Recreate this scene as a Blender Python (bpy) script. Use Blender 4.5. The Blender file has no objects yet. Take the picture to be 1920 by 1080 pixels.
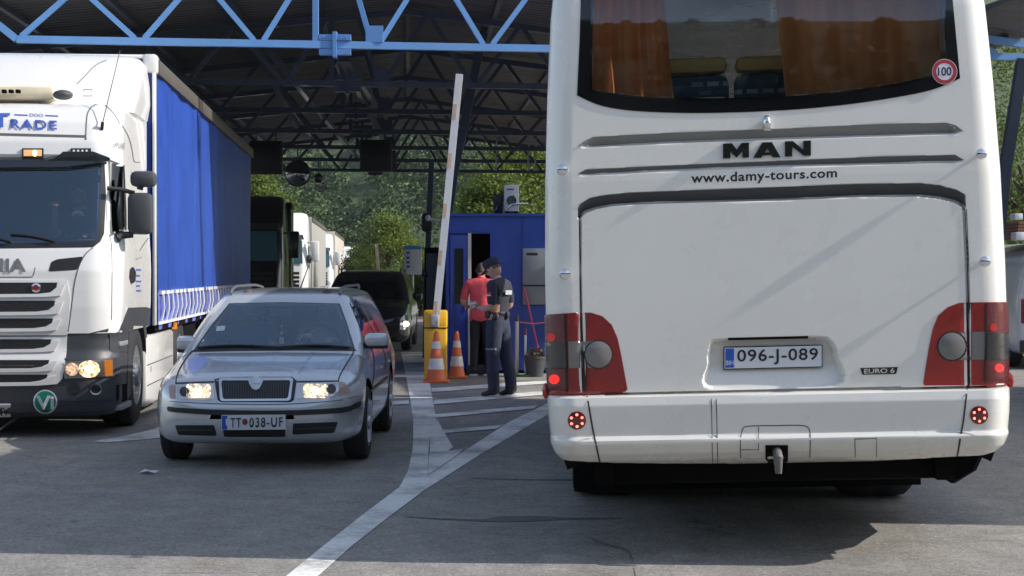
import bpy, bmesh, math, random
import numpy as np
from mathutils import Vector, Matrix, Euler
from mathutils.bvhtree import BVHTree
from mathutils.geometry import delaunay_2d_cdt

random.seed(7)
rng = np.random.default_rng(7)
scene = bpy.context.scene
COL = scene.collection

# ------------------------------------------------------------------ camera
F, CX, CY, CAMZ = 3150.0, 960.0, 540.0, 1.58
PITCH = math.atan(29 / F)
CP, SP = math.cos(PITCH), math.sin(PITCH)
CAM = Vector((0, 0, CAMZ))
cd = bpy.data.cameras.new('camera')
cam = bpy.data.objects.new('camera', cd)
COL.objects.link(cam)
cam.location = CAM
cam.rotation_euler = (math.pi / 2 - PITCH, 0, 0)
cd.sensor_width = 36
cd.lens = F / 1920 * 36
cd.clip_start, cd.clip_end = 0.1, 4000
scene.camera = cam


def ray(px, py):
    R, U = (px - CX) / F, (CY - py) / F
    return Vector((R, CP + U * SP, -SP + U * CP))


def at(px, py, y):
    d = ray(px, py)
    return CAM + d * (y / d.y)


def ground(px, py, z=0.0):
    d = ray(px, py)
    return CAM + d * ((z - CAMZ) / d.z)


def project(P):
    P = np.asarray(P, float)
    x, y, z = P[:, 0], P[:, 1], P[:, 2] - CAMZ
    dep = y * CP - z * SP
    up = y * SP + z * CP
    dep = np.where(np.abs(dep) < 1e-6, 1e-6, dep)
    return CX + F * x / dep, CY - F * up / dep, dep


# ------------------------------------------------------------------ materials
def lin(r, g, b):
    f = lambda c: (c / 255 / 12.92) if c / 255 <= 0.04045 else ((c / 255 + 0.055) / 1.055) ** 2.4
    return (f(r), f(g), f(b), 1)


def mat(name, col, rough=0.5, metal=0.0, coat=0.0, vary=0.0, vscale=4.0, bump=0.0, bscale=40.0,
        emit=None, estr=0.0, spec=0.5, dirt=0.0, trans=0.0, aniso_scale=None):
    m = bpy.data.materials.new(name)
    m.use_nodes = True
    nt = m.node_tree
    b = nt.nodes['Principled BSDF']
    c = tuple(col) if len(col) == 4 else (*col, 1)
    b.inputs['Base Color'].default_value = c
    b.inputs['Roughness'].default_value = rough
    b.inputs['Metallic'].default_value = metal
    b.inputs['Coat Weight'].default_value = coat
    b.inputs['Coat Roughness'].default_value = 0.06
    b.inputs['Specular IOR Level'].default_value = spec
    if emit:
        b.inputs['Emission Color'].default_value = (*emit[:3], 1)
        b.inputs['Emission Strength'].default_value = estr
    tc = None
    if vary or bump or dirt:
        tc = nt.nodes.new('ShaderNodeTexCoord')
    if vary:
        n = nt.nodes.new('ShaderNodeTexNoise')
        n.inputs['Scale'].default_value = vscale
        n.inputs['Detail'].default_value = 7
        n.inputs['Roughness'].default_value = 0.65
        src = tc.outputs['Object']
        if aniso_scale:
            mp = nt.nodes.new('ShaderNodeMapping')
            mp.inputs['Scale'].default_value = aniso_scale
            nt.links.new(src, mp.inputs['Vector'])
            src = mp.outputs['Vector']
        nt.links.new(src, n.inputs['Vector'])
        r = nt.nodes.new('ShaderNodeValToRGB')
        r.color_ramp.elements[0].position = 0.3
        r.color_ramp.elements[1].position = 0.72
        r.color_ramp.elements[0].color = tuple(x * (1 - vary) for x in c[:3]) + (1,)
        r.color_ramp.elements[1].color = tuple(min(1, x * (1 + vary)) for x in c[:3]) + (1,)
        nt.links.new(n.outputs['Fac'], r.inputs['Fac'])
        nt.links.new(r.outputs['Color'], b.inputs['Base Color'])
        r2 = nt.nodes.new('ShaderNodeMapRange')
        r2.inputs['To Min'].default_value = max(0.02, rough - 0.08)
        r2.inputs['To Max'].default_value = min(1, rough + 0.12)
        nt.links.new(n.outputs['Fac'], r2.inputs['Value'])
        nt.links.new(r2.outputs['Result'], b.inputs['Roughness'])
    if dirt:
        n = nt.nodes.new('ShaderNodeTexNoise')
        n.inputs['Scale'].default_value = 1.7
        n.inputs['Detail'].default_value = 9
        n.inputs['Roughness'].default_value = 0.7
        nt.links.new(tc.outputs['Object'], n.inputs['Vector'])
        sx = nt.nodes.new('ShaderNodeSeparateXYZ')
        nt.links.new(tc.outputs['Object'], sx.inputs['Vector'])
        mr = nt.nodes.new('ShaderNodeMapRange')
        mr.inputs['From Min'].default_value = 1.5
        mr.inputs['From Max'].default_value = 0.35
        nt.links.new(sx.outputs['Z'], mr.inputs['Value'])
        mu = nt.nodes.new('ShaderNodeMath'); mu.operation = 'MULTIPLY'
        nt.links.new(mr.outputs['Result'], mu.inputs[0])
        nt.links.new(n.outputs['Fac'], mu.inputs[1])
        m2 = nt.nodes.new('ShaderNodeMath'); m2.operation = 'MULTIPLY'
        m2.inputs[1].default_value = dirt
        nt.links.new(mu.outputs[0], m2.inputs[0])
        mx = nt.nodes.new('ShaderNodeMix'); mx.data_type = 'RGBA'
        nt.links.new(m2.outputs[0], mx.inputs['Factor'])
        old = b.inputs['Base Color'].links[0].from_socket if b.inputs['Base Color'].links else None
        if old: nt.links.new(old, mx.inputs['A'])
        else: mx.inputs['A'].default_value = c
        mx.inputs['B'].default_value = (0.17, 0.145, 0.11, 1)
        nt.links.new(mx.outputs['Result'], b.inputs['Base Color'])
    if bump:
        n = nt.nodes.new('ShaderNodeTexNoise')
        n.inputs['Scale'].default_value = bscale
        n.inputs['Detail'].default_value = 5
        nt.links.new(tc.outputs['Object'], n.inputs['Vector'])
        bp = nt.nodes.new('ShaderNodeBump')
        bp.inputs['Strength'].default_value = bump
        bp.inputs['Distance'].default_value = 0.02
        nt.links.new(n.outputs['Fac'], bp.inputs['Height'])
        nt.links.new(bp.outputs['Normal'], b.inputs['Normal'])
    return m


def glass(name, tint, ior=1.5, rough=0.0, boost=1.0, coat=(1, 1, 1)):
    m = bpy.data.materials.new(name)
    m.use_nodes = True
    nt = m.node_tree
    nt.nodes.clear()
    o = nt.nodes.new('ShaderNodeOutputMaterial')
    t = nt.nodes.new('ShaderNodeBsdfTransparent')
    t.inputs['Color'].default_value = (*tint, 1)
    g = nt.nodes.new('ShaderNodeBsdfGlossy')
    g.inputs['Roughness'].default_value = rough
    g.inputs['Color'].default_value = (*coat, 1)
    fr = nt.nodes.new('ShaderNodeFresnel')
    fr.inputs['IOR'].default_value = ior
    mu = nt.nodes.new('ShaderNodeMath'); mu.operation = 'MULTIPLY'; mu.use_clamp = True
    mu.inputs[1].default_value = boost
    nt.links.new(fr.outputs[0], mu.inputs[0])
    mx = nt.nodes.new('ShaderNodeMixShader')
    nt.links.new(mu.outputs[0], mx.inputs['Fac'])
    nt.links.new(t.outputs[0], mx.inputs[1])
    nt.links.new(g.outputs[0], mx.inputs[2])
    nt.links.new(mx.outputs[0], o.inputs['Surface'])
    return m


# ------------------------------------------------------------------ objects
def tag(o, label=None, cat=None, group=None, kind=None):
    if label: o['label'] = label
    if cat: o['category'] = cat
    if group: o['group'] = group
    if kind: o['kind'] = kind
    return o


def thing(name, label, cat, loc=(0, 0, 0), rz=0.0, group=None, roll=0.0):
    o = bpy.data.objects.new(name, None)
    COL.objects.link(o)
    o.location = loc
    o.rotation_euler = (0, roll, rz)
    o.empty_display_size = 0.3
    M = Matrix.LocRotScale(Vector(loc), Euler((0, roll, rz)), Vector((1, 1, 1)))
    ROOT[o.name] = M
    return tag(o, label, cat, group)


ROOT = {}
EXPOSURE = 0.66


def rootM(o):
    while o.parent is not None:
        o = o.parent
    return ROOT[o.name]


def link(name, me, parent=None, mats=None, label=None):
    o = bpy.data.objects.new(name, me)
    COL.objects.link(o)
    if parent is not None:
        o.parent = parent
    for m in mats or []:
        me.materials.append(m)
    if label: o['label'] = label
    return o


def mesh(name, V, Fc, mats, parent=None, smooth=True, angle=35, midx=None, world=False, label=None, normals=None):
    """V verts (N,3), Fc faces list or (M,4) array."""
    me = bpy.data.meshes.new(name)
    V = np.asarray(V, float).reshape(-1, 3)
    if world and parent is not None:
        Mi = np.array(rootM(parent).inverted())
        V = V @ Mi[:3, :3].T + Mi[:3, 3]
    if isinstance(Fc, np.ndarray):
        n, k = Fc.shape
        me.vertices.add(len(V)); me.vertices.foreach_set('co', V.astype(np.float32).ravel())
        me.loops.add(n * k); me.loops.foreach_set('vertex_index', Fc.astype(np.int32).ravel())
        me.polygons.add(n)
        me.polygons.foreach_set('loop_start', np.arange(0, n * k, k, dtype=np.int32))
        me.update(calc_edges=True)
        me.validate()
    else:
        me.from_pydata([tuple(v) for v in V], [], [tuple(f) for f in Fc])
    me.polygons.foreach_set('use_smooth', [bool(smooth)] * len(me.polygons))
    if midx is not None:
        me.polygons.foreach_set('material_index', np.asarray(midx, np.int32))
    me.update()
    if smooth and angle < 180:
        me.set_sharp_from_angle(angle=math.radians(angle))
    if normals is not None:
        me.polygons.foreach_set('use_smooth', [True] * len(me.polygons))
        me.normals_split_custom_set_from_vertices(normals.tolist())
    if not isinstance(mats, (list, tuple)): mats = [mats]
    return link(name, me, parent, mats, label)


class MB:
    """collects boxes, tubes, prisms and lathes into ONE mesh"""
    def __init__(s): s.V, s.F, s.M, s.mi = [], [], [], 0
    def add(s, V, Fc):
        o = len(s.V)
        s.V += [tuple(v) for v in V]
        s.F += [tuple(i + o for i in f) for f in Fc]
        s.M += [s.mi] * len(Fc)
        return s
    def box(s, x0, y0, z0, x1, y1, z1, bev=0.0, M=None):
        bm = bmesh.new()
        bmesh.ops.create_cube(bm, size=1)
        for v in bm.verts:
            v.co = Vector(((x0 + x1) / 2 + v.co.x * (x1 - x0), (y0 + y1) / 2 + v.co.y * (y1 - y0), (z0 + z1) / 2 + v.co.z * (z1 - z0)))
        if bev > 0:
            bmesh.ops.bevel(bm, geom=bm.edges[:], offset=bev, segments=2, affect='EDGES', profile=0.5)
        return s._bm(bm, M)
    def _bm(s, bm, M=None):
        bm.verts.index_update()
        V = [(M @ v.co) if M else v.co.copy() for v in bm.verts]
        s.add(V, [[v.index for v in f.verts] for f in bm.faces])
        bm.free()
        return s
    def tube(s, pts, r, n=8, square=False, cap=True, up=None):
        pts = [Vector(p) for p in pts]
        rs = r if isinstance(r, (list, tuple)) else [r] * len(pts)
        V, Fc = [], []
        if square: n = 4
        ref = Vector(up) if up else None
        prev = None
        for i, p in enumerate(pts):
            t = (pts[min(i + 1, len(pts) - 1)] - pts[max(i - 1, 0)]).normalized()
            if prev is None:
                a = ref if ref else (Vector((0, 0, 1)) if abs(t.z) < 0.9 else Vector((0, 1, 0)))
                u = (a - t * a.dot(t)).normalized()
            else:
                u = (prev - t * prev.dot(t)).normalized()
            prev = u
            w = t.cross(u)
            for k in range(n):
                an = 2 * math.pi * (k + (0.5 if square else 0)) / n
                rr = rs[i] * (math.sqrt(2) if square else 1)
                V.append(p + u * math.cos(an) * rr + w * math.sin(an) * rr)
        for i in range(len(pts) - 1):
            for k in range(n):
                Fc.append((i * n + k, i * n + (k + 1) % n, (i + 1) * n + (k + 1) % n, (i + 1) * n + k))
        if cap:
            Fc.append(tuple(range(n))[::-1]); Fc.append(tuple((len(pts) - 1) * n + k for k in range(n)))
        return s.add(V, Fc)
    def lathe(s, prof, c=(0, 0, 0), axis='z', n=24, M=None, capends=True):
        """prof: [(r, h)] revolved about axis"""
        V, Fc = [], []
        for r, h in prof:
            for k in range(n):
                a = 2 * math.pi * k / n
                if axis == 'z': v = (r * math.cos(a), r * math.sin(a), h)
                elif axis == 'x': v = (h, r * math.cos(a), r * math.sin(a))
                else: v = (r * math.sin(a), h, r * math.cos(a))
                v = Vector(v) + Vector(c)
                V.append(M @ v if M else v)
        for i in range(len(prof) - 1):
            for k in range(n):
                Fc.append((i * n + k, i * n + (k + 1) % n, (i + 1) * n + (k + 1) % n, (i + 1) * n + k))
        if capends:
            if prof[0][0] > 1e-5: Fc.append(tuple(range(n))[::-1])
            if prof[-1][0] > 1e-5: Fc.append(tuple((len(prof) - 1) * n + k for k in range(n)))
        return s.add(V, Fc)
    def prism(s, pts, d, M=None):
        """pts 3D loop, extruded by vector d"""
        d = Vector(d); n = len(pts)
        A = [Vector(p) for p in pts]
        V = A + [p + d for p in A]
        if M: V = [M @ v for v in V]
        Fc = [tuple(range(n))[::-1], tuple(range(n, 2 * n))]
        for i in range(n):
            Fc.append((i, (i + 1) % n, n + (i + 1) % n, n + i))
        return s.add(V, Fc)
    def ball(s, c, r, n=12, m=8, M=None):
        rx, ry, rz = r if isinstance(r, (tuple, list)) else (r, r, r)
        V, Fc = [], []
        for i in range(m + 1):
            th = math.pi * i / m
            for k in range(n):
                a = 2 * math.pi * k / n
                v = Vector((rx * math.sin(th) * math.cos(a), ry * math.sin(th) * math.sin(a), rz * math.cos(th)))
                v = (M @ v) if M else v
                V.append(v + Vector(c))
        for i in range(m):
            for k in range(n):
                Fc.append((i * n + k, (i + 1) * n + k, (i + 1) * n + (k + 1) % n, i * n + (k + 1) % n))
        return s.add(V, Fc)
    def build(s, name, mats, parent=None, smooth=True, angle=35, world=False, label=None):
        o = mesh(name, s.V, s.F, mats, parent, smooth, angle, s.M, world, label)
        bm = bmesh.new(); bm.from_mesh(o.data)
        bmesh.ops.recalc_face_normals(bm, faces=bm.faces[:])
        bm.to_mesh(o.data); bm.free()
        return o


def top(o, label, cat, group=None, kind=None):
    return tag(o, label, cat, group, kind)


# ------------------------------------------------------------------ 2D outlines (pixel space)
def sm(pts, n=6, closed=True):
    """Catmull-Rom through points"""
    P = [np.array(p, float) for p in pts]
    N = len(P); out = []
    rngi = range(N) if closed else range(N - 1)
    for i in rngi:
        p0, p1, p2, p3 = (P[(i - 1) % N], P[i], P[(i + 1) % N], P[(i + 2) % N]) if closed else (P[max(i - 1, 0)], P[i], P[i + 1], P[min(i + 2, N - 1)])
        for k in range(n):
            t = k / n
            out.append(tuple(0.5 * ((2 * p1) + (-p0 + p2) * t + (2 * p0 - 5 * p1 + 4 * p2 - p3) * t * t + (-p0 + 3 * p1 - 3 * p2 + p3) * t ** 3)))
    if not closed: out.append(tuple(P[-1]))
    return out


def rnd(pts, r=4, n=4):
    """round the corners of a polygon"""
    P = [np.array(p, float) for p in pts]; N = len(P); out = []
    for i in range(N):
        a, b, c = P[i - 1], P[i], P[(i + 1) % N]
        la, lc = np.linalg.norm(a - b), np.linalg.norm(c - b)
        q = min(r, la * 0.45, lc * 0.45)
        s, e = b + (a - b) / la * q, b + (c - b) / lc * q
        for k in range(n + 1):
            t = k / n
            out.append(tuple((1 - t) ** 2 * s + 2 * t * (1 - t) * b + t * t * e))
    return out


def circ(cx, cy, r, n=24, ry=None):
    ry = ry or r
    return [(cx + r * math.cos(2 * math.pi * k / n), cy + ry * math.sin(2 * math.pi * k / n)) for k in range(n)]


def quad(x0, y0, x1, y1):
    return [(x0, y0), (x1, y0), (x1, y1), (x0, y1)]


def inpoly(X, Y, poly):
    X = np.asarray(X, float); Y = np.asarray(Y, float)
    r = np.zeros(X.shape, bool)
    n = len(poly)
    for i in range(n):
        x1, y1 = poly[i]; x2, y2 = poly[(i + 1) % n]
        if y1 == y2: continue
        c = ((y1 > Y) != (y2 > Y)) & (X < (x2 - x1) * (Y - y1) / (y2 - y1) + x1)
        r ^= c
    return r


def dens(pts, step):
    out = []
    n = len(pts)
    for i in range(n):
        a, b = np.array(pts[i], float), np.array(pts[(i + 1) % n], float)
        k = max(1, int(np.linalg.norm(b - a) / step))
        for j in range(k):
            out.append(tuple(a + (b - a) * j / k))
    return out


def plane_surf(M, y, e=4.0):
    """a flat upright plane across a thing, for flat plates"""
    return Surf([(-e, y, -e), (e, y, -e), (e, y, e), (-e, y, e)], [(0, 1, 2, 3)], M)


class Surf:
    """a shell to lay parts on; pixels are read as sight lines from the camera onto it"""
    def __init__(s, V, Fc, M):
        s.bvh = BVHTree.FromPolygons([tuple(v) for v in V], [tuple(int(i) for i in f) for f in Fc])
        s.M, s.Mi = M, M.inverted()
        s.o = s.Mi @ CAM
    def hit(s, px, py):
        d = (s.Mi.to_3x3() @ ray(px, py)).normalized()
        h = s.bvh.ray_cast(s.o, d)
        if h[0] is None: return None
        n = h[1] if h[1].dot(d) < 0 else -h[1]
        return h[0], n
    def hits(s, px, py, c):
        for k in range(20):
            t = k * 0.03
            h = s.hit(px + (c[0] - px) * t, py + (c[1] - py) * t)
            if h: return h
        return None


def tri2d(pts, holes=(), grid=0):
    pts = [tuple(p) for p in pts]
    allp = list(pts); edges = [(i, (i + 1) % len(pts)) for i in range(len(pts))]
    for h in holes:
        o = len(allp); allp += [tuple(p) for p in h]
        edges += [(o + i, o + (i + 1) % len(h)) for i in range(len(h))]
    if grid:
        A = np.array(pts); x0, y0 = A.min(0); x1, y1 = A.max(0)
        gx, gy = np.meshgrid(np.arange(x0 + grid / 2, x1, grid), np.arange(y0 + grid / 2, y1, grid))
        gx, gy = gx.ravel(), gy.ravel()
        k = inpoly(gx, gy, pts)
        for h in holes: k &= ~inpoly(gx, gy, h)
        allp += list(zip(gx[k], gy[k]))
    r = delaunay_2d_cdt([Vector(p) for p in allp], edges, [], 0, 1e-5)
    V2 = [(v.x, v.y) for v in r[0]]
    T = np.array([list(f) for f in r[2]], int)
    A = np.array(V2)
    c = A[T].mean(1)
    k = inpoly(c[:, 0], c[:, 1], pts)
    for h in holes: k &= ~inpoly(c[:, 0], c[:, 1], h)
    return V2, T[k]


def patch(name, surf, pts, m, parent, off=0.003, thick=0.006, grid=12, holes=(), label=None, smooth=True, dome=0.0):
    pts = dens(pts, max(grid, 4)); holes = [dens(h, max(grid, 4)) for h in holes]
    V2, T = tri2d(pts, holes, grid)
    c = np.mean(np.array(pts), 0)
    V, N = [], []
    R = max(1e-6, np.abs(np.array(pts) - c).max())
    for p in V2:
        h = surf.hits(p[0], p[1], c)
        if h is None:
            h = surf.hit(c[0], c[1]) or (Vector((0, 0, 0)), Vector((0, -1, 0)))
        o = off
        if dome: o += dome * max(0, 1 - (math.hypot(p[0] - c[0], p[1] - c[1]) / R) ** 2)
        V.append(h[0] + h[1] * o); N.append(h[1])
    Fc = [tuple(int(i) for i in t) for t in T]
    # orient to camera (pixel y runs down: ccw in pixels is cw seen from the camera)
    out = []
    for f in Fc:
        a, b, cc = (V2[i] for i in f)
        ar = (b[0] - a[0]) * (cc[1] - a[1]) - (b[1] - a[1]) * (cc[0] - a[0])
        out.append(f if ar < 0 else f[::-1])
    cnt = {}
    for f in out:
        for i in range(3): cnt[(f[i], f[(i + 1) % 3])] = 1
    bnd = [(a, b) for (a, b) in cnt if (b, a) not in cnt]
    if thick:
        mp = {}
        for a, b in bnd:
            for q in (a, b):
                if q not in mp:
                    mp[q] = len(V); V.append(V[q] - N[q] * (thick + off * 0))
        for a, b in bnd:
            out.append((b, a, mp[a], mp[b]))
    return mesh(name, V, out, m, parent, smooth, 40, label=label)


def text2d(body, bold=0.0, spacing=1.0):
    cu = bpy.data.curves.new('lettering', 'FONT')
    cu.body = body; cu.offset = bold; cu.space_character = spacing
    cu.resolution_u = 4
    o = bpy.data.objects.new('lettering', cu); COL.objects.link(o)
    dg = bpy.context.evaluated_depsgraph_get()
    me = bpy.data.meshes.new_from_object(o.evaluated_get(dg))
    V = np.array([v.co[:2] for v in me.vertices]); Fc = [tuple(p.vertices) for p in me.polygons]
    bpy.data.objects.remove(o); bpy.data.meshes.remove(me); bpy.data.curves.remove(cu)
    return V, Fc


def letter(name, surf, body, q, m, parent, off=0.004, bold=0.0, thick=0.0, spacing=1.0, flip=False):
    """q: pixel corners TL, TR, BR, BL of the lettering's bounding box"""
    V2, Fc = text2d(body, bold, spacing)
    mn, mx = V2.min(0), V2.max(0)
    t = (V2 - mn) / np.maximum(mx - mn, 1e-6)
    TL, TR, BR, BL = [np.array(p, float) for p in q]
    V = []
    cen = (TL + BR) / 2
    for a, b in t:
        p = (1 - b) * ((1 - a) * BL + a * BR) + b * ((1 - a) * TL + a * TR)
        h = surf.hits(p[0], p[1], cen)
        V.append(h[0] + h[1] * off if h else Vector((0, 0, 0)))
    return mesh(name, V, Fc, m, parent, smooth=False)


def shell_cut(V, Fc, M, polys):
    """mask of faces to KEEP: faces seen inside any of the window outlines are dropped"""
    A = np.array(V); Mw = np.array(M)
    W = A @ Mw[:3, :3].T + Mw[:3, 3]
    T = np.array(Fc)
    c = W[T].mean(1)
    n = np.cross(W[T[:, 1]] - W[T[:, 0]], W[T[:, 2]] - W[T[:, 0]])
    face = np.einsum('ij,ij->i', n, c - np.array(CAM)) < 0
    x, y, d = project(c)
    k = np.zeros(len(T), bool)
    for p in polys: k |= inpoly(x, y, p)
    return ~(k & face)


def grid_faces(nr, nc, wrap=False):
    i, j = np.meshgrid(np.arange(nr - 1), np.arange(nc if wrap else nc - 1), indexing='ij')
    j2 = (j + 1) % nc
    return np.stack([i * nc + j, i * nc + j2, (i + 1) * nc + j2, (i + 1) * nc + j], -1).reshape(-1, 4)


def sub(V, Fc, keep):
    Fc = Fc[keep]
    u, inv = np.unique(Fc, return_inverse=True)
    return np.asarray(V)[u], inv.reshape(Fc.shape)


def lerpt(x, tab):
    """tab rows: x, a, b, c ... -> interpolated columns"""
    T = np.array(tab, float)
    return [np.interp(x, T[:, 0], T[:, k]) for k in range(1, T.shape[1])]


def copy_tree(o, parent=None):
    c = o.copy(); COL.objects.link(c)
    if parent is not None: c.parent = parent
    for ch in list(o.children): copy_tree(ch, c)
    return c


# ------------------------------------------------------------------ shared materials
M_black = mat('black_plastic', (0.018, 0.018, 0.02), 0.42, bump=0.05, bscale=300)
M_rubber = mat('tyre_rubber', (0.022, 0.022, 0.023), 0.75, bump=0.2, bscale=120, vary=0.2)
M_dark = mat('dark_underbody', (0.005, 0.005, 0.0055), 0.9, spec=.1)
def lit_reflector(name, c0, c1, strength, scale):
    """faceted lamp reflector around a burning bulb"""
    m = mat(name, (.8, .78, .74), .15, .7)
    nt = m.node_tree; N = nt.nodes; b = N['Principled BSDF']
    tc = N.new('ShaderNodeTexCoord'); v = N.new('ShaderNodeTexVoronoi'); v.inputs['Scale'].default_value = scale
    nt.links.new(tc.outputs['Object'], v.inputs['Vector'])
    r = N.new('ShaderNodeValToRGB'); r.color_ramp.elements[0].color = (*c0, 1); r.color_ramp.elements[1].color = (*c1, 1)
    r.color_ramp.elements[0].position = .25; r.color_ramp.elements[1].position = .8
    nt.links.new(v.outputs['Color'], r.inputs[0]); nt.links.new(r.outputs[0], b.inputs['Emission Color']); b.inputs['Emission Strength'].default_value = strength
    bp = N.new('ShaderNodeBump'); bp.inputs['Strength'].default_value = .8; bp.inputs['Distance'].default_value = .01
    nt.links.new(v.outputs['Distance'], bp.inputs['Height']); nt.links.new(bp.outputs[0], b.inputs['Normal'])
    return m


M_chrome = mat('chrome', (0.75, 0.75, 0.77), 0.12, 1.0)
M_steel = mat('wheel_steel', (0.42, 0.43, 0.44), 0.4, 0.9, vary=0.2, vscale=12)
M_white = mat('white_paint', (0.72, 0.72, 0.70), 0.3, coat=0.5, vary=0.03, vscale=1.3, dirt=0.35)
M_plate = mat('plate_white', (0.62, 0.64, 0.68), 0.4, bump=0.03, bscale=200)
M_ink = mat('black_ink', (0.012, 0.012, 0.014), 0.45)
M_euro = mat('plate_blue', (0.02, 0.09, 0.45), 0.4)
M_grey = mat('grey_plastic', (0.055, 0.058, 0.064), 0.5, bump=0.06, bscale=250, vary=0.12, vscale=3)
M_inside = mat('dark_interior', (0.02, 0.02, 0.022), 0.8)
M_seam = mat('seam_shadow', (0.03, 0.03, 0.03), 0.7)
M_skin = mat('skin', (0.56, 0.33, 0.24), 0.5, vary=0.08, vscale=25)
# ================================================================== COACH
bus = thing('coach', 'large white coach seen from behind, orange curtains in its rear window', 'coach',
            (1.464, 9.05, 0.0), math.radians(-3.0), roll=-0.0262)
BM = ROOT[bus.name]; BMi = BM.inverted()
M_bus = mat('coach_white', (0.745, 0.735, 0.695), 0.26, coat=0.6, vary=0.025, vscale=1.1, dirt=0.45)


def buv(p):
    """pixel -> (u, v) on the coach's rear plane"""
    o = BMi @ CAM; d = BMi.to_3x3() @ ray(*p)
    q = o + d * (-o.y / d.y)
    return (q.x, q.z)


def curve(pts):
    a = np.array([buv(p) for p in pts]); return lambda u: np.interp(u, a[:, 0], a[:, 1])


def poly(pts): return [buv(p) for p in pts]


g1T = curve([(1082, 273.5), (1087, 271), (1097, 264), (1113, 256.5), (1251, 249), (1467, 241), (1653, 232), (1773, 230), (1792, 235), (1807, 246.5)])
g1B = curve([(1082, 274), (1251, 265.5), (1467, 258), (1807, 247)])
g2T = curve([(1082, 326.5), (1087, 324), (1099, 317.5), (1251, 310), (1467, 301), (1653, 293), (1790, 290), (1808, 300.5)])
g2B = curve([(1082, 327), (1251, 318), (1467, 309.5), (1808, 301)])
hT = curve([(1082, 391), (1087, 383), (1106, 371), (1130, 366), (1178, 361), (1251, 358), (1467, 350), (1604, 344.5), (1725, 343), (1761, 347), (1792, 355), (1810, 365)])
hB = curve([(1085, 406), (1087, 403), (1094, 396), (1113.5, 389), (1145, 383), (1203, 379), (1467, 372.5), (1604, 366), (1725, 365), (1761, 368.5), (1792, 376), (1808, 384), (1811, 390)])
bT = curve([(1027, 743), (1893, 727)])
crz = curve([(1060, 822), (1893, 809)])
bB = curve([(1029, 868), (1066, 867), (1126, 871), (1467, 879), (1671, 871), (1794, 860), (1861, 856), (1893, 857)])
niche = poly(sm([(1336, 733), (1327, 680), (1329, 655), (1334, 641), (1348, 635), (1470, 631.5), (1537, 630.5), (1555, 635), (1565, 648), (1570, 664), (1567, 725)], 5))


def sdf(U, V, P):
    P = np.array(P); d = np.full(U.shape, 1e9)
    for i in range(len(P)):
        a, b = P[i], P[(i + 1) % len(P)]
        e = b - a; L = max((e * e).sum(), 1e-12)
        t = np.clip(((U - a[0]) * e[0] + (V - a[1]) * e[1]) / L, 0, 1)
        d = np.minimum(d, np.hypot(U - a[0] - t * e[0], V - a[1] - t * e[1]))
    return np.where(inpoly(U, V, P), -d, d)


BW, RC, BL = 1.252, 0.15, 11.6
flat = np.arange(-(BW - RC), BW - RC + 1e-6, 0.0062)
arc = np.linspace(0, math.pi / 2, 15)[1:]
side = np.array([0.02, 0.3, 0.31, 1.0, 2.0, 4.0, 6.0, 8.0, 10.0, 11.0, BL - RC])
cx = np.concatenate([-(np.full(len(side), BW))[::-1], -(BW - RC + RC * np.sin(arc))[::-1], flat, BW - RC + RC * np.sin(arc), np.full(len(side), BW)])
cy = np.concatenate([(side + RC)[::-1], (RC * (1 - np.cos(arc)))[::-1], np.zeros(len(flat)), RC * (1 - np.cos(arc)), side + RC])
ny = np.concatenate([np.zeros(len(side)), np.cos(arc)[::-1], np.ones(len(flat)), np.cos(arc), np.zeros(len(side))])
nx = np.concatenate([-np.ones(len(side)), -np.sin(arc)[::-1], np.zeros(len(flat)), np.sin(arc), np.ones(len(side))])
rows = np.concatenate([np.arange(0.535, 2.50, 0.0058), np.arange(2.50, 3.08, 0.012), [3.12, 3.18, 3.24, 3.30, 3.35, 3.39, 3.41]])
wv, yb = lerpt(rows, [(0.535, 1.06, .16), (0.55, 1.13, .10), (0.58, 1.185, .05), (0.62, 1.215, 0.02), (0.68, 1.232, 0), (0.80, 1.243, 0), (0.97, 1.248, 0), (1.35, 1.252, 0), (1.6, 1.25, 0), (2.1, 1.236, 0.0),
                      (2.6, 1.212, .02), (3.0, 1.185, .045), (3.12, 1.17, .06), (3.18, 1.155, .085), (3.24, 1.13, .13), (3.30, 1.085, .20), (3.35, 1.02, .27), (3.39, 0.9, .4), (3.41, 0.8, .5)])
U, Vv = np.meshgrid(cx, rows)
H = np.zeros(U.shape)


def ramp(x, w): return np.clip(x / w, 0, 1)


def groove(T, B, depth, lip=0.011):
    t, b = T(U), B(U)
    th = np.maximum(t - b, 1e-4)
    fr = np.clip((t - Vv) / th, 0, 1)
    d = depth * np.minimum(1, th / 0.035) * fr ** 0.75
    d = d * ramp(Vv - b + lip, lip) * (Vv < t) * (th > 0.002)
    return np.where(Vv > b - lip, d, 0)


lim = (U > -1.085) & (U < 1.03)
GA = groove(g1T, g1B, 0.045) * lim; GB = groove(g2T, g2B, 0.035) * lim
H -= GA + GB
hx0, hx1 = buv((1088, 560))[0], buv((1814, 560))[0]
limh = (U > hx0 - .012) & (U < hx1 + .004)
GC = groove(hT, hB, 0.06) * limh
H -= GC

# shut line at the hatch sides
for x0 in (hx0, hx1):
    inb = (np.abs(U - x0) < 0.007) & (Vv < hB(U) + .01) & (Vv > bT(U))
    H -= 0.02 * inb
# plate niche
sd = sdf(U, Vv, niche)
nb = min(p[1] for p in niche)
dep = 0.075 * np.clip((Vv - nb) / 0.155, 0.03, 1)
H -= np.clip(-sd / 0.022, 0, 1) * dep
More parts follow.
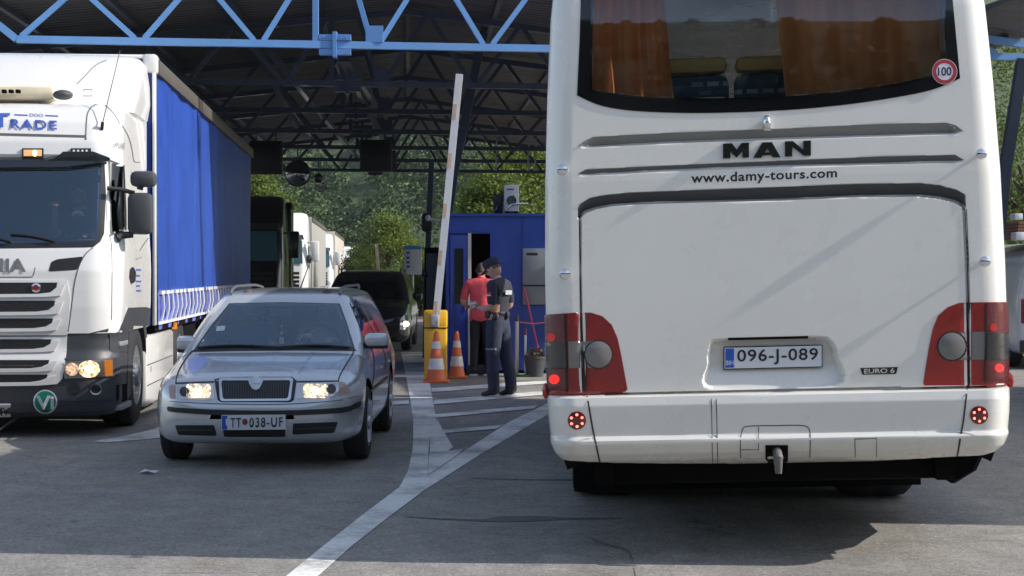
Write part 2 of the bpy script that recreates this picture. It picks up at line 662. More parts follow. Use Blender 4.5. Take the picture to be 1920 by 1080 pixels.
# bumper: stands out below its top line, creased
top_ = bT(U); cr = crz(U)
inb = (Vv < top_)
prof = np.where(Vv > top_ - 0.055, 0.045 + 0.012 * ramp(top_ - Vv, .055), np.where(Vv > cr + .012, 0.057 - 0.012 * ramp(top_ - .055 - Vv, .16), 0))
below = 0.068 - 0.0 * Vv
prof = np.where(Vv <= cr + .012, 0.045 + 0.025 * ramp(cr + .012 - Vv, .022) - 0.085 * np.clip((cr - .03 - Vv) / .16, 0, 1) ** 1.3, prof)
H = np.where(inb, H + prof * ramp(top_ - Vv + .002, .010), H)
H -= 0.03 * ((Vv > top_ + .001) & (Vv < top_ + .013))
bw = np.where(Vv > 0.62, 1.0, 1.0)
PX = U * (wv / BW)[:, None] + .15 * nx[None, :] * H
PY = cy[None, :] + yb[:, None] - ny[None, :] * H
PZ = Vv.copy()
# the lower edge follows the traced bumper edge
PZ = np.where(Vv < 0.62, np.maximum(PZ, np.minimum(bB(U), 0.61) - 0.0), PZ)
SV = np.stack([PX, PY, PZ], -1).reshape(-1, 3)
nr, nc = U.shape
SF = grid_faces(nr, nc)
bsurf = Surf(SV, SF, BM)
fc_u = U.reshape(-1)[SF].mean(1); fc_v = Vv.reshape(-1)[SF].mean(1)
fc_y = PY.reshape(-1)[SF].mean(1)

winO = [(1090, -60)] + [(1089, 0), (1087, 72), (1082, 179)] + sm([(1082, 179), (1130, 199), (1203, 209), (1323, 212), (1467, 207), (1580, 197), (1677, 183), (1749, 168), (1800, 147)], 5, closed=False)[1:] + [(1786, 0), (1780, -60)]
winI = [(1112, -60), (1112, 0), (1110, 168)] + sm([(1110, 168), (1140, 173), (1203, 181), (1323, 184), (1467, 181), (1580, 171), (1677, 157), (1740, 142), (1775, 128)], 5, closed=False)[1:] + [(1768, 0), (1764, -60)]
# rear window runs up almost to the roof: convert top to real height
keep = shell_cut(SV, SF, BM, [[(x, y) for x, y in winI]])
sidewin = (np.abs(fc_u) > 1.2) & (fc_v > 1.75) & (fc_v < 2.85) & (fc_y > 0.9) & (fc_y < 11.0)
keep &= ~sidewin
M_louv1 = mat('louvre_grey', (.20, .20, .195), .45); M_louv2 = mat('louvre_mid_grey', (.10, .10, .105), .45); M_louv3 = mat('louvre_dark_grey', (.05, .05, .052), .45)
isbump = fc_v < bT(fc_u)
ishatch = (fc_u > hx0) & (fc_u < hx1) & (fc_v > bT(fc_u)) & (fc_v < hB(fc_u))
for nm, k in (('body', keep & ~isbump & ~ishatch), ('bumper', keep & isbump), ('engine_hatch', keep & ishatch)):
    v_, f_ = sub(SV, SF, k)
    mesh(nm, v_, f_[:, ::-1], M_bus, bus, True, 32)
mb = MB()
rw = np.arange(nc) + (nr - 1) * nc
mb.add(SV[rw], [tuple(range(nc))])
mb.build('roof', M_bus, bus, smooth=False)
mb = MB()                                                  # front end wall and floor
mb.box(-1.24, BL, 0.5, 1.24, BL + .1, 3.3, .04)
mb.build('front_wall', M_bus, bus)
mb = MB()
mb.box(-1.1, 0.22, 0.60, 1.1, BL - .1, 0.85)
mb.box(-1.21, 0.3, 1.35, 1.21, BL - .1, 1.45)
mb.build('floor', M_dark, bus)
M_band = mat('window_frit', (0.006, 0.006, 0.008), 0.08, coat=0.3)
M_busglass = glass('rear_window_glass', (0.80, 0.80, 0.80), 1.55, boost=1.7, coat=(.72, .86, 1))
M_sideglass = glass('side_window_glass', (0.85, 0.86, 0.87), 1.5)
topz = [p for p in winO]
patch('window_frame', bsurf, [(x, max(y, -55)) for x, y in winO], M_band, bus, 0.004, 0.01, 14, holes=[[(x, max(y, -45)) for x, y in winI]])
patch('rear_window', bsurf, [(x, max(y, -50)) for x, y in [(1108, -50), (1108, 0), (1106, 171)] + [(x, y + 4) for x, y in winI[3:-2]] + [(1772, 0), (1768, -50)]], M_busglass, bus, 0.0075, 0, 30)
for sx in (-1, 1):
    for k in range(5):
        y0 = 0.95 + k * 2.02
        m_ = MB(); m_.box(sx * 1.2 - .004, y0, 1.72, sx * 1.2 + .004, y0 + 1.94, 2.88)
        m_.build('side_window', M_sideglass, bus)
        m_ = MB(); m_.box(sx * 1.215 - .01, y0 + 1.94, 1.7, sx * 1.215 + .01, y0 + 2.02, 2.9)
        m_.build('window_pillar', M_band, bus)

# curtains, seats behind the glass
M_curt = bpy.data.materials.new('orange_curtain'); M_curt.use_nodes = True
nt = M_curt.node_tree; b_ = nt.nodes['Principled BSDF']
b_.inputs['Base Color'].default_value = (0.88, 0.40, 0.14, 1); b_.inputs['Roughness'].default_value = 0.7
tr = nt.nodes.new('ShaderNodeBsdfTranslucent'); tr.inputs['Color'].default_value = (1.0, 0.48, 0.16, 1)
mxs = nt.nodes.new('ShaderNodeMixShader'); mxs.inputs['Fac'].default_value = 0.55
nt.links.new(b_.outputs[0], mxs.inputs[1]); nt.links.new(tr.outputs[0], mxs.inputs[2])
nt.links.new(mxs.outputs[0], nt.nodes['Material Output'].inputs['Surface'])


def curtain(x0a, x0b, x1a, x1b, zb, zt, seed):
    """hangs from (x0a..x0b) at the top to (x1a..x1b) at the bottom, in uneven folds"""
    r = random.Random(seed); n, m_ = 140, 24
    ph = [r.uniform(0, 6) for _ in range(5)]
    V = []
    for j in range(m_ + 1):
        t = j / m_; z = zt + (zb - zt) * t
        for i in range(n + 1):
            s = i / n
            x = (x0a + (x0b - x0a) * s) * (1 - t) + (x1a + (x1b - x1a) * s) * t
            w = math.sin(s * 15 + ph[0] + .5 * math.sin(s * 7 + ph[1] + t)) + .6 * math.sin(s * 33 + ph[2] + 1.2 * t) + .35 * math.sin(s * 9 + ph[3] - 2 * t)
            V.append((x, 0.20 + 0.085 * max(0, z - 2.4) + 0.042 * w + .02, z))
    return V, grid_faces(m_ + 1, n + 1)


cu_l0, cu_l1 = buv((1106, 0))[0], buv((1252, 0))[0]
cu_r0, cu_r1 = buv((1466, 0))[0], buv((1776, 0))[0]
for a in ((cu_l0, cu_l1 - .01, cu_l0 - .0, cu_l1 + .03, 2.46, 3.15, 3), (cu_r0 + .0, cu_r1, cu_r0 + .05, cu_r1, 2.44, 3.15, 8)):
    V_, F_ = curtain(*a); mesh('curtain', V_, F_, M_curt, bus, True, 180)
M_seatf = bpy.data.materials.new('patterned_seat_fabric'); M_seatf.use_nodes = True
nt = M_seatf.node_tree; b_ = nt.nodes['Principled BSDF']; b_.inputs['Roughness'].default_value = .9
tc = nt.nodes.new('ShaderNodeTexCoord'); br = nt.nodes.new('ShaderNodeTexBrick')
br.inputs['Color1'].default_value = (.025, .07, .11, 1); br.inputs['Color2'].default_value = (.55, .62, .62, 1); br.inputs['Mortar'].default_value = (.02, .05, .09, 1)
br.inputs['Scale'].default_value = 1; br.inputs['Brick Width'].default_value = .09; br.inputs['Row Height'].default_value = .05; br.inputs['Mortar Size'].default_value = .013; br.inputs['Bias'].default_value = -.45
mp = nt.nodes.new('ShaderNodeMapping'); mp.inputs['Rotation'].default_value = (math.pi / 2, 0, 0)
nt.links.new(tc.outputs['Object'], mp.inputs[0]); nt.links.new(mp.outputs[0], br.inputs[0]); nt.links.new(br.outputs[0], b_.inputs['Base Color'])
M_ochre = mat('ochre_headrest', (.42, .33, .10), .6, vary=.15, vscale=9)


def seat(xc, y, ztop, w=.44):
    mb = MB(); mb.box(xc - w / 2, y, 1.5, xc + w / 2, y + .13, ztop - .1, .05)
    s = mb.build('seat', M_seatf, bus)
    mb = MB(); mb.box(xc - w / 2 + .01, y - .01, ztop - .095, xc + w / 2 - .01, y + .15, ztop, .04)
    mb.build('headrest', M_ochre, s)


xl = [(-.95, .75), (-.46, .75), (.02, .75), (.50, .75), (.98, .75)]
for xc, y in ((-.86, .62), (-.395, .62), (.075, .62), (.56, .62), (.98, .62)):
    seat(xc, y, 2.83)
for row in range(1, 9):
    for xc in (-.95, -.47, .47, .95):
        seat(xc, 1.0 + row * .85, 2.60)

LG = []
g1t = [(1084, 273.5), (1087, 271), (1097, 264), (1113, 256.5), (1251, 249), (1467, 241), (1653, 232), (1773, 230), (1792, 235), (1806, 246)]
g1b = [(1806, 246.6), (1467, 257), (1251, 264.5), (1084, 273.8)]
g2t = [(1084, 326), (1087, 324), (1099, 317.5), (1251, 310), (1467, 301), (1653, 293), (1790, 290), (1807, 300)]
g2b = [(1807, 300.5), (1467, 308.6), (1251, 317), (1084, 326.4)]
ht = [(1083, 391), (1087, 383), (1106, 371), (1130, 366), (1178, 361), (1251, 358), (1467, 350), (1604, 344.5), (1725, 343), (1761, 347), (1792, 355), (1810, 365)]
hb = [(1811, 389), (1808, 383), (1792, 375), (1761, 367.5), (1725, 364), (1604, 365), (1467, 371.5), (1203, 378), (1145, 382), (1113, 388), (1094, 395), (1087, 402), (1085, 405)]
for nm, pg, mm in (('vent_groove', g1t + g1b, M_louv1), ('vent_groove', g2t + g2b, M_louv2), ('hatch_groove', ht + hb, M_louv3)):
    patch(nm, bsurf, pg, mm, bus, .004, 0, 5)
# seams and flaps of the bumper
def line(nm, pts, w, m, par, surf, off=.0025):
    P = [np.array(p, float) for p in pts]; L, R = [], []
    for i, p in enumerate(P):
        t = P[min(i + 1, len(P) - 1)] - P[max(i - 1, 0)]; t /= np.linalg.norm(t); n = np.array([-t[1], t[0]]) * w / 2
        L.append(tuple(p + n)); R.append(tuple(p - n))
    return patch(nm, surf, L + R[::-1], m, par, off, 0, 10)


tow = [(1390, 876), (1388, 835), (1392, 806), (1404, 799), (1456, 798), (1506, 798), (1518, 808), (1519, 835), (1518, 872)]
line('tow_cover_seam', sm(tow, 4, False), 1.6, M_seam, bus, bsurf)
line('tow_cover_seam', [(1422, 800), (1422, 843), (1390, 843)], 1.3, M_seam, bus, bsurf)
line('flap_seam', [(1602.6, 823), (1604, 866), (1643, 866), (1643.7, 822), (1602.6, 823)], 1.5, M_seam, bus, bsurf)
line('bumper_seam', [(1334, 748), (1336, 872)], 1.3, M_seam, bus, bsurf)
line('bumper_seam', [(1343, 748), (1346, 872)], 1.3, M_seam, bus, bsurf)
line('corner_crease', sm([(1068, 850), (1072, 838), (1080, 830), (1094, 824), (1110, 821)], 4, False), 2, M_bus, bus, bsurf, .006)
line('corner_crease', sm([(1796, 810), (1812, 811), (1830, 815), (1845, 824), (1856, 838)], 4, False), 2, M_bus, bus, bsurf, .006)
th = patch('tow_socket', bsurf, quad(1435, 834.5, 1477.6, 872), M_dark, bus, .003, .004, 12)
hk = bsurf.hit(1456, 850)[0]
mb = MB(); mb.tube([hk + Vector((0, .1, .01)), hk + Vector((0, -.04, .015)), hk + Vector((0, -.075, -.015)), hk + Vector((0, -.08, -.10))], [.022, .024, .027, .018], 10)
mb.build('tow_hook', mat('worn_steel', (.16, .15, .145), .55, .6, vary=.3, vscale=30), bus)

line('bumper_gap', [(1101, 744), (1112, 808), (1125, 868)], 3.2, M_seam, bus, bsurf, .004)
line('bumper_gap', [(1813, 730), (1806, 790), (1794, 858)], 3.2, M_seam, bus, bsurf, .004)
line('hatch_gap', [(1086, 404), (1088, 500), (1090, 586)], 2.6, M_seam, bus, bsurf, .003)
line('hatch_gap', [(1811, 392), (1815, 480), (1817, 567)], 3, M_seam, bus, bsurf, .003)
# tail lamps
M_redA = mat('red_lens', (.20, .008, .009), .22, coat=.45, vary=.15, vscale=20, bump=.08, bscale=170)
M_redB = mat('bright_red_lens', (.27, .012, .010), .22, coat=.45, vary=.12, vscale=20, bump=.08, bscale=170)
M_redC = mat('deep_red_lens', (.10, .005, .007), .2, coat=.45, vary=.2, vscale=25, bump=.3, bscale=150)
M_smoke = mat('smoked_lens', (.022, .022, .024), .22, coat=.8, vary=.15, vscale=30)
M_greyl = mat('grey_reflector', (.16, .155, .15), .35, coat=.5)
M_bulb = mat('red_lamp_lit', (.3, .008, .008), .4, emit=(1, .02, .015), estr=.7)
M_bulb2 = mat('red_lamp_dim', (.2, .008, .008), .4, emit=(1, .02, .02), estr=.12)
M_gap = mat('lamp_gap', (.012, .01, .01), .6)
tlL = [(1023.5, 590), (1080, 586), (1108, 586), (1130, 593), (1147, 609), (1158, 634), (1164, 662), (1170, 694), (1178, 738), (1100, 741), (1028, 742)]
tlR = [(1893, 566), (1817, 567), (1798, 568), (1777, 576), (1759, 592), (1749, 616), (1741, 655), (1735, 692), (1730, 726), (1812, 726), (1894, 725)]
tl = patch('tail_lamp', bsurf, tlL, M_redA, bus, .004, .01, 8)
tr_ = patch('tail_lamp', bsurf, tlR, M_redB, bus, .004, .01, 8)
for par, s_ in ((tl, 0), (tr_, 1)):
    if not s_:
        patch('outer_lens', bsurf, [(1024, 591), (1058, 589), (1062, 741), (1029, 741.5)], M_redC, par, .010, .006, 8)
        patch('smoked_lens', bsurf, [(1025.5, 643), (1061, 641), (1063, 691), (1027, 692)], M_smoke, par, .0125, .003, 8)
        patch('reverse_lens', bsurf, [(1066, 640), (1120, 639), (1122, 690), (1067, 690)], M_greyl, par, .007, .003, 8)
        patch('lamp_ring', bsurf, circ(1122, 664.5, 27), M_gap, par, .010, .003, 8)
        patch('round_lens', bsurf, circ(1122, 664.5, 25), M_greyl, par, .013, .003, 8, dome=.012)
        patch('bulb', bsurf, circ(1042, 711, 9), M_bulb, par, .0125, .002, 5)
        patch('bulb', bsurf, circ(1036, 632, 8), M_bulb2, par, .0125, .002, 5)
        line('lamp_seam', [(1060, 589), (1064, 741)], 4, M_gap, par, bsurf, .011)
        line('lamp_seam', [(1089.5, 586), (1098, 741)], 2.6, M_gap, par, bsurf, .014)
        line('lamp_seam', [(1026, 690.5), (1063, 690)], 1.5, M_gap, par, bsurf, .015)
    else:
        patch('outer_lens', bsurf, [(1892, 567), (1851, 568), (1847, 725), (1893, 724.5)], M_redC, par, .010, .006, 8)
        patch('smoked_lens', bsurf, [(1891, 623), (1851, 624), (1850, 676), (1891, 675)], M_smoke, par, .0125, .003, 8)
        patch('reverse_lens', bsurf, [(1847, 622), (1787, 624), (1787, 675), (1846, 674)], M_greyl, par, .007, .003, 8)
        patch('lamp_ring', bsurf, circ(1785, 649, 28), M_gap, par, .010, .003, 8)
        patch('round_lens', bsurf, circ(1784, 649, 25.5), M_greyl, par, .013, .003, 8, dome=.012)
        patch('bulb', bsurf, circ(1871, 690, 8), M_bulb, par, .0125, .002, 5)
        patch('bulb', bsurf, circ(1861, 614, 7), M_bulb2, par, .0125, .002, 5)
        line('lamp_seam', [(1849, 567), (1846, 725)], 3.5, M_gap, par, bsurf, .011)
        line('lamp_seam', [(1817, 567), (1815, 726)], 2.8, M_gap, par, bsurf, .014)
        line('lamp_seam', [(1891, 649), (1850, 650)], 1.5, M_gap, par, bsurf, .015)
M_reddark = mat('dark_red_lens', (.10, .008, .008), .2, coat=.8)
M_led = mat('lit_led', (.8, .1, .1), .4, emit=(1, .16, .12), estr=2.6)
for cx_, cy_ in ((1082, 788), (1835.5, 778)):
    fl = patch('fog_lamp', bsurf, circ(cx_, cy_, 17), M_reddark, bus, .006, .012, 6, dome=.008)
    for k in range(6):
        a = k * math.pi / 3 + .5
        patch('led', bsurf, circ(cx_ + 11 * math.cos(a), cy_ + 11 * math.sin(a), 2.5, 8), M_led, fl, .014, .001, 3)
# chrome rack knobs
for (kx, ky) in ((1054.5, 319.5), (1060, 514), (1836, 290), (1843, 490.5)):
    h, n = bsurf.hit(kx, ky)
    mb = MB()
    Mk = Matrix.Translation(h) @ Vector((0, -1, 0)).to_track_quat('Z', 'Y').to_matrix().to_4x4()
    mb.lathe([(.010, -.01), (.010, .026), (.024, .036), (.030, .046), (.031, .056), (.026, .066), (.012, .072), (.0, .073)], M=Mk, n=20)
    mb.build('rack_knob', M_chrome, bus)
h, n = bsurf.hit(1437, 232)
mb = MB(); mb.ball(h + Vector((0, -.025, .005)), (.024, .03, .04), 16, 10); mb.box(h.x - .02, h.y - .03, h.z - .04, h.x + .02, h.y + .01, h.z - .015, .004)
mb.build('camera_pod', M_chrome, bus)

# badge lettering
M_dchr = mat('dark_chrome', (.09, .10, .09), .15, .9)
for nm, pg, hl in (('letter_M', [(1355.5, 270), (1372, 269), (1381, 281), (1390, 268.5), (1404, 268), (1404, 295.5), (1392, 296), (1392, 284), (1381, 296), (1369, 285), (1369, 297), (1355.5, 297.5)], []),
                   ('letter_A', [(1429, 267.5), (1447, 267), (1463, 295), (1449, 295.5), (1446, 291), (1430, 291.5), (1427, 296), (1412, 296.5)], [[(1433.5, 286), (1443.5, 286), (1438.5, 279)]]),
                   ('letter_N', [(1471.5, 265.5), (1486, 265), (1506, 281), (1506, 264.5), (1520, 264), (1520, 292), (1507, 292.5), (1485, 275), (1485, 293.5), (1471.5, 294)], [])):
    patch('badge_letter', bsurf, pg, M_dchr, bus, .012, .012, 10, holes=hl, smooth=False)
letter('web_address', bsurf, 'www.damy-tours.com', [(1296, 325), (1569.5, 315), (1569.5, 338), (1296, 349)], M_ink, bus, .0012, bold=.022, spacing=1.08)
ps_ = plane_surf(BM, .046)
lp = patch('number_plate', ps_, [(1358.5, 652), (1540, 648), (1540, 686.7), (1358, 691)], M_plate, bus, .012, .012, 30)
patch('plate_frame', ps_, [(1356.5, 650), (1542, 646), (1542, 688.7), (1356, 693)], M_black, lp, .006, .006, 30)
patch('country_strip', ps_, [(1360, 653.5), (1376, 653), (1376, 689), (1359.5, 689.5)], M_euro, lp, .0135, .001, 30)
letter('country_letters', ps_, 'BIH', [(1361, 676), (1375, 675.5), (1375, 684), (1361, 684.5)], M_plate, lp, .0145, bold=.01)
letter('plate_number', ps_, '096-J-089', [(1382, 655.5), (1533, 652), (1533, 681), (1382, 685)], M_ink, lp, .0145, bold=.012, spacing=1.1)
nsurf_off = .003
eb = patch('euro_badge', bsurf, [(1613, 690), (1683.5, 688), (1680, 701), (1617, 702.5)], M_ink, bus, .003, .004, 20)
letter('badge_text', bsurf, 'EURO 6', [(1620, 691.5), (1677, 690), (1677, 699), (1620, 700.5)], M_chrome, eb, .0045, bold=.02)
stk = patch('speed_sticker', bsurf, circ(1770.5, 135, 23.6, 40), mat('sticker_white', (.75, .72, .75), .4), bus, .011, .001, 10)
patch('sticker_ring', bsurf, circ(1770.5, 135, 22.6, 40), mat('sticker_red', (.40, .03, .05), .4), stk, .0125, .001, 10, holes=[circ(1770.5, 135, 16, 40)])
letter('sticker_number', bsurf, '100', [(1757.5, 127), (1783, 126), (1783, 142.5), (1757.5, 143.5)], mat('navy_ink', (.01, .02, .08), .5), stk, .0135, bold=.02)
# plate lamp slot, side markers, bumper ends, wheels
patch('plate_light', bsurf, [(1365, 633.5), (1515, 630), (1515, 633.5), (1365, 637)], M_dark, bus, .004, .004, 10)
for sx, zz in ((-1, .96), (1, .96)):
    mb = MB(); mb.ball((sx * 1.262, .14, zz), (.02, .03, .045), 10, 8)
    mb.build('side_marker', M_redB, bus)
mb = MB()
for sx in (-1, 1):
    mb.prism([(sx * 1.00, .10, .585), (sx * 1.18, .12, .61), (sx * 1.155, .16, .52), (sx * 1.09, .16, .55), (sx * 1.0, .16, .55)], (0, .5, 0))
    mb.box(min(sx * .9, sx * 1.0), .35, .40, max(sx * .9, sx * 1.0), 2.2, .62)
mb.box(-1.0, .42, .40, 1.0, 2.0, .64, .02); mb.box(-1.16, 2.24, .13, 1.16, 2.27, .62)  # last box: full-width flap, added to darken the ground under the coach
mb.build('underbody_and_shade_flap', M_dark, bus)
for sx in (-1, 1):
    mb = MB()
    if sx > 0: mb.prism([(sx * 1.17, .35, .56), (sx * 1.17, .6, .42), (sx * 1.17, 1.2, .27), (sx * 1.17, 2.3, .27), (sx * 1.17, 2.3, .56)], (-sx * .02, 0, 0))
    mb.prism([(sx * 1.19, 3.5, .56), (sx * 1.19, 3.5, .27), (sx * 1.19, 11.4, .27), (sx * 1.19, 11.4, .56)], (-sx * .02, 0, 0)); mb.build('side_skirt', M_dark, bus)


def wheel(par, c, r, w, n=32, rim=.56, name='wheel', out=1, counter=None, rimmat=None, spokes=0, hubbolts=0, dualin=False):
    """tyre as the wheel mesh, rim and hub as sub-parts; out = side facing outward (+1/-1 in x)"""
    Mx = (counter or Matrix.Identity(4)) @ Matrix.Translation(Vector(c))
    mb = MB()
    h = w / 2
    mb.lathe([(r * rim, -h), (r * .9, -h), (r * .97, -h * .86), (r, -h * .5), (r, -h * .2), (r * .985, -h * .15), (r * .985, h * .15), (r, h * .2), (r, h * .5), (r * .97, h * .86), (r * .9, h), (r * .72, h * 1.02), (r * rim, h)], axis='x', n=n, M=Mx, capends=False)
    o = mb.build(name, M_rubber, par)
    mb = MB(); s = out
    R = r * rim
    mb.lathe([(R * 1.02, s * h * .96), (R * .96, s * h * 1.0), (R * .90, s * h * .75), (R * .60, s * h * .55), (R * .42, s * h * .8), (R * .38, s * h * 1.15), (0, s * h * 1.2)], axis='x', n=n, M=Mx)
    mb.build('rim', rimmat or M_steel, o)
    if spokes:
        mb = MB()
        for k in range(spokes):
            a = 2 * math.pi * k / spokes
            p0 = Vector((s * h * .95, R * .25 * math.cos(a), R * .25 * math.sin(a))); p1 = Vector((s * h * .98, R * .95 * math.cos(a), R * .95 * math.sin(a)))
            mb.tube([Mx @ p0, Mx @ p1], [R * .12, R * .10], 6)
        mb.build('spokes', rimmat or M_steel, o)
    if hubbolts:
        mb = MB()
        for k in range(hubbolts):
            a = 2 * math.pi * k / hubbolts
            mb.lathe([(R * .055, s * h * .55), (R * .055, s * h * .95), (R * .03, s * h * 1.0)], c=(0, R * .64 * math.cos(a), R * .64 * math.sin(a)), axis='x', n=8, M=Mx)
        mb.build('wheel_nuts', M_chrome, o)
    return o


CR = Matrix.Rotation(.0262, 4, 'Y')
for x_, y_ in ((-.93, 2.9), (.93, 2.9), (-1.05, 8.9), (1.05, 8.9)):
    wheel(bus, (x_, y_, .50), .50, .50 if y_ < 5 else .3, counter=CR, out=1 if x_ > 0 else -1, hubbolts=8)
mb = MB(); mb.tube([CR @ Vector((-.8, 2.9, .5)), CR @ Vector((.8, 2.9, .5))], .12, 8); mb.build('axle', M_dark, bus)
# ================================================================== WHITE LORRY + BLUE TRAILER
TRZ = math.radians(4.41)
TLOC = (-4.99, 15.9, 0.0)
truck = thing('articulated_lorry', 'white lorry tractor with dark bumper and lit headlamp, blue curtain trailer behind it', 'lorry', TLOC, TRZ)
TM = ROOT[truck.name]
M_cab = mat('cab_white', (0.71, 0.70, 0.685), 0.28, coat=0.6, vary=0.03, vscale=1.2, dirt=0.15)
M_cabgrey = mat('cab_dark_grey', (0.045, 0.048, 0.055), 0.42, bump=0.05, bscale=220, vary=.12, vscale=3)
M_slot = mat('grille_black', (0.012, 0.011, 0.011), 0.4, bump=.3, bscale=160)


def cab_shell(rows, prof, depth, bulge=.05, step=.02, nf=60):
    """rows: heights; prof: z, y front, half width, corner radius"""
    yf, w, rc = lerpt(rows, prof)
    V = []
    a = np.linspace(0, math.pi / 2, 14)[1:]
    for k, z in enumerate(rows):
        W, R, Y = w[k], rc[k], yf[k]
        fl = np.linspace(-(W - R), W - R, nf)
        def fy(x): return bulge * (np.abs(x) / W) ** 2
        e = fy(W - R)
        xs = np.concatenate([[-W] * 4, -(W - R + R * np.sin(a))[::-1], fl, W - R + R * np.sin(a), [W] * 4])
        bk = np.linspace(e + R, depth - Y, 5)[1:]
        ys = np.concatenate([bk[::-1], (e + R * (1 - np.cos(a)))[::-1], fy(fl), e + R * (1 - np.cos(a)), bk]) + Y
        V.append(np.stack([xs, ys, np.full(len(xs), z)], 1))
    n = len(V[0])
    return np.concatenate(V), grid_faces(len(rows), n), n


rows = np.concatenate([np.arange(1.0, 3.20, .025), [3.22, 3.25, 3.27, 3.285, 3.29]])
prof = [(1.0, .02, 1.225, .30), (1.25, .02, 1.24, .32), (1.6, .05, 1.245, .34), (1.8, .11, 1.24, .34), (1.86, .14, 1.235, .3), (2.62, .34, 1.20, .26), (2.68, .355, 1.20, .26), (2.72, .33, 1.20, .28), (2.86, .36, 1.19, .3), (2.90, .385, 1.19, .3), (3.05, .46, 1.18, .32), (3.2, .62, 1.17, .34), (3.25, .75, 1.14, .34), (3.27, .9, 1.10, .3), (3.285, 1.1, 1.05, .3), (3.29, 1.2, .9, .3)]
CV, CF, cn = cab_shell(rows, prof, 2.27)
lrows = np.concatenate([[.20, .22, .25], np.arange(.28, 1.04, .03)])
lprof = [(.20, .16, 1.12, .3), (.25, .07, 1.17, .34), (.35, .02, 1.215, .36), (.7, -.015, 1.225, .36), (.76, -.01, 1.225, .34), (.80, .03, 1.21, .32), (1.04, .03, 1.21, .32)]
LV, LF, ln = cab_shell(lrows, lprof, .98)
csurf = Surf(np.concatenate([CV, LV]), np.concatenate([CF, LF + len(CV)]), TM)
lsurf = csurf
wsI = [(-160, 318), (0, 318), (125, 317), (186, 312), (188, 330), (184, 400), (179, 450), (-160, 459)]
swI = [(207, 304), (230, 313), (233, 400), (233, 428), (209, 439)]
keep = shell_cut(CV, CF, TM, [wsI, swI])
v_, f_ = sub(CV, CF, keep)
mb = MB(); mb.mi = 0
mb.add(v_, [tuple(int(i) for i in f) for f in f_])
mb.add(CV[-cn:], [tuple(range(cn))])
# rear wall and inner floor
mb.box(-1.2, 2.2, 1.0, 1.2, 2.27, 3.25)
mb.build('cab', M_cab, truck, angle=30)
mb = MB(); mb.box(-1.17, .3, 1.45, 1.17, 2.15, 1.5); mb.box(-1.15, 2.0, 1.5, 1.15, 2.1, 2.8)
mb.box(-1.1, .28, 1.5, 1.1, .62, 1.80, .05); mb.box(.35, 1.3, 1.5, .9, 1.5, 2.5, .06); mb.box(-.9, 1.3, 1.5, -.35, 1.5, 2.5, .06)
mb.build('cab_interior', M_inside, truck)
M_tglass = glass('windscreen_glass', (0.62, 0.68, 0.70), 1.55, boost=3.0, coat=(.66, .84, 1))
patch('windscreen_surround', csurf, [(-170, 298), (100, 299), (198, 297), (200, 306), (197, 400), (195, 438), (188, 453), (174, 464), (-170, 468)], M_black, truck, .003, .006, 16, holes=[wsI])
patch('windscreen', csurf, [(-165, 315), (125, 313), (190, 308), (191, 330), (187, 400), (182, 453), (-165, 462)], M_tglass, truck, .006, 0, 30)
patch('pillar_strip', csurf, [(196, 309), (202, 307), (206, 412), (201, 420)], M_cab, truck, .006, .004, 12)
M_dkglass = mat('dark_glass', (.012, .016, .018), .06, coat=.2)
patch('side_window_seal', csurf, [(203, 298), (233, 310), (237, 400), (237, 432), (206, 444)], M_black, truck, .003, .003, 10, holes=[swI])
patch('side_window', csurf, [(205, 301), (232, 311), (235, 400), (235, 430), (207, 441)], glass('door_glass', (.8, .85, .85), 1.5), truck, .005, 0, 12)
# sun visor
patch('sun_visor', csurf, [(-160, 295), (42, 295), (84, 296), (105, 292), (120, 288), (175, 288), (200, 293), (202, 303), (190, 309), (125, 317), (0, 318), (-160, 318)], mat('visor_smoke', (.014, .018, .024), .18, coat=.4), truck, .07, .075, 14)
for q, mm in ((quad(42, 279, 82, 294), M_black), (quad(133, 279, 171, 289), M_black)):
    ml = patch('marker_lamp', csurf, q, mm, truck, .02, .02, 12)
    if q[0][0] < 100:
        patch('amber_lens', csurf, quad(45, 282, 79, 291), mat('amber_marker', (.6, .25, .1), .3, emit=(1, .45, .2), estr=.5), ml, .023, .002, 12)
        patch('bulb', csurf, circ(66, 287, 4), mat('warm_bulb', (.9, .6, .3), .3, emit=(1, .6, .25), estr=6), ml, .025, .001, 4)
    else:
        for k in range(4):
            patch('led', csurf, circ(139 + k * 8, 284, 2.3, 10), mat('pale_led', (.6, .75, .7), .3), ml, .023, .001, 4)
# roof panel with lettering
M_line = mat('panel_seam', (.10, .10, .10), .6)
line('roof_panel_seam', [(-160, 252), (0, 252), (160, 256), (161, 262)], 4.5, M_line, truck, csurf, .004)
line('roof_panel_seam', sm([(161, 262), (162, 235), (164, 215), (170, 203), (180, 196), (191, 193)], 4, False), 1.7, M_line, truck, csurf, .004)
line('door_seam', sm([(191, 194), (206, 205), (219, 222), (224, 233)], 4, False), 1.1, M_line, truck, csurf, .004)
line('door_seam', sm([(228, 235), (240, 255), (247, 280), (251, 302), (262, 304)], 4, False), 1.2, M_line, truck, csurf, .004)
M_sblue = mat('sign_blue', (.05, .10, .42), .45)
letter('company_lettering', csurf, 'T', [(-14, 214), (19, 214), (19, 240), (-14, 240)], M_sblue, truck, .014, bold=.03)
letter('company_lettering', csurf, 'RADE', [(20, 224.5), (107, 228), (107, 244), (20, 242)], M_sblue, truck, .012, bold=.02, spacing=1.15)
letter('company_lettering', csurf, 'DOO', [(56, 213), (81, 214.5), (81, 220), (56, 219)], M_sblue, truck, .004)
line('lettering_rule', [(27, 215.5), (52, 216.5)], 2.4, M_sblue, truck, csurf)
line('lettering_rule', [(85, 217), (109, 218)], 2.4, M_sblue, truck, csurf)
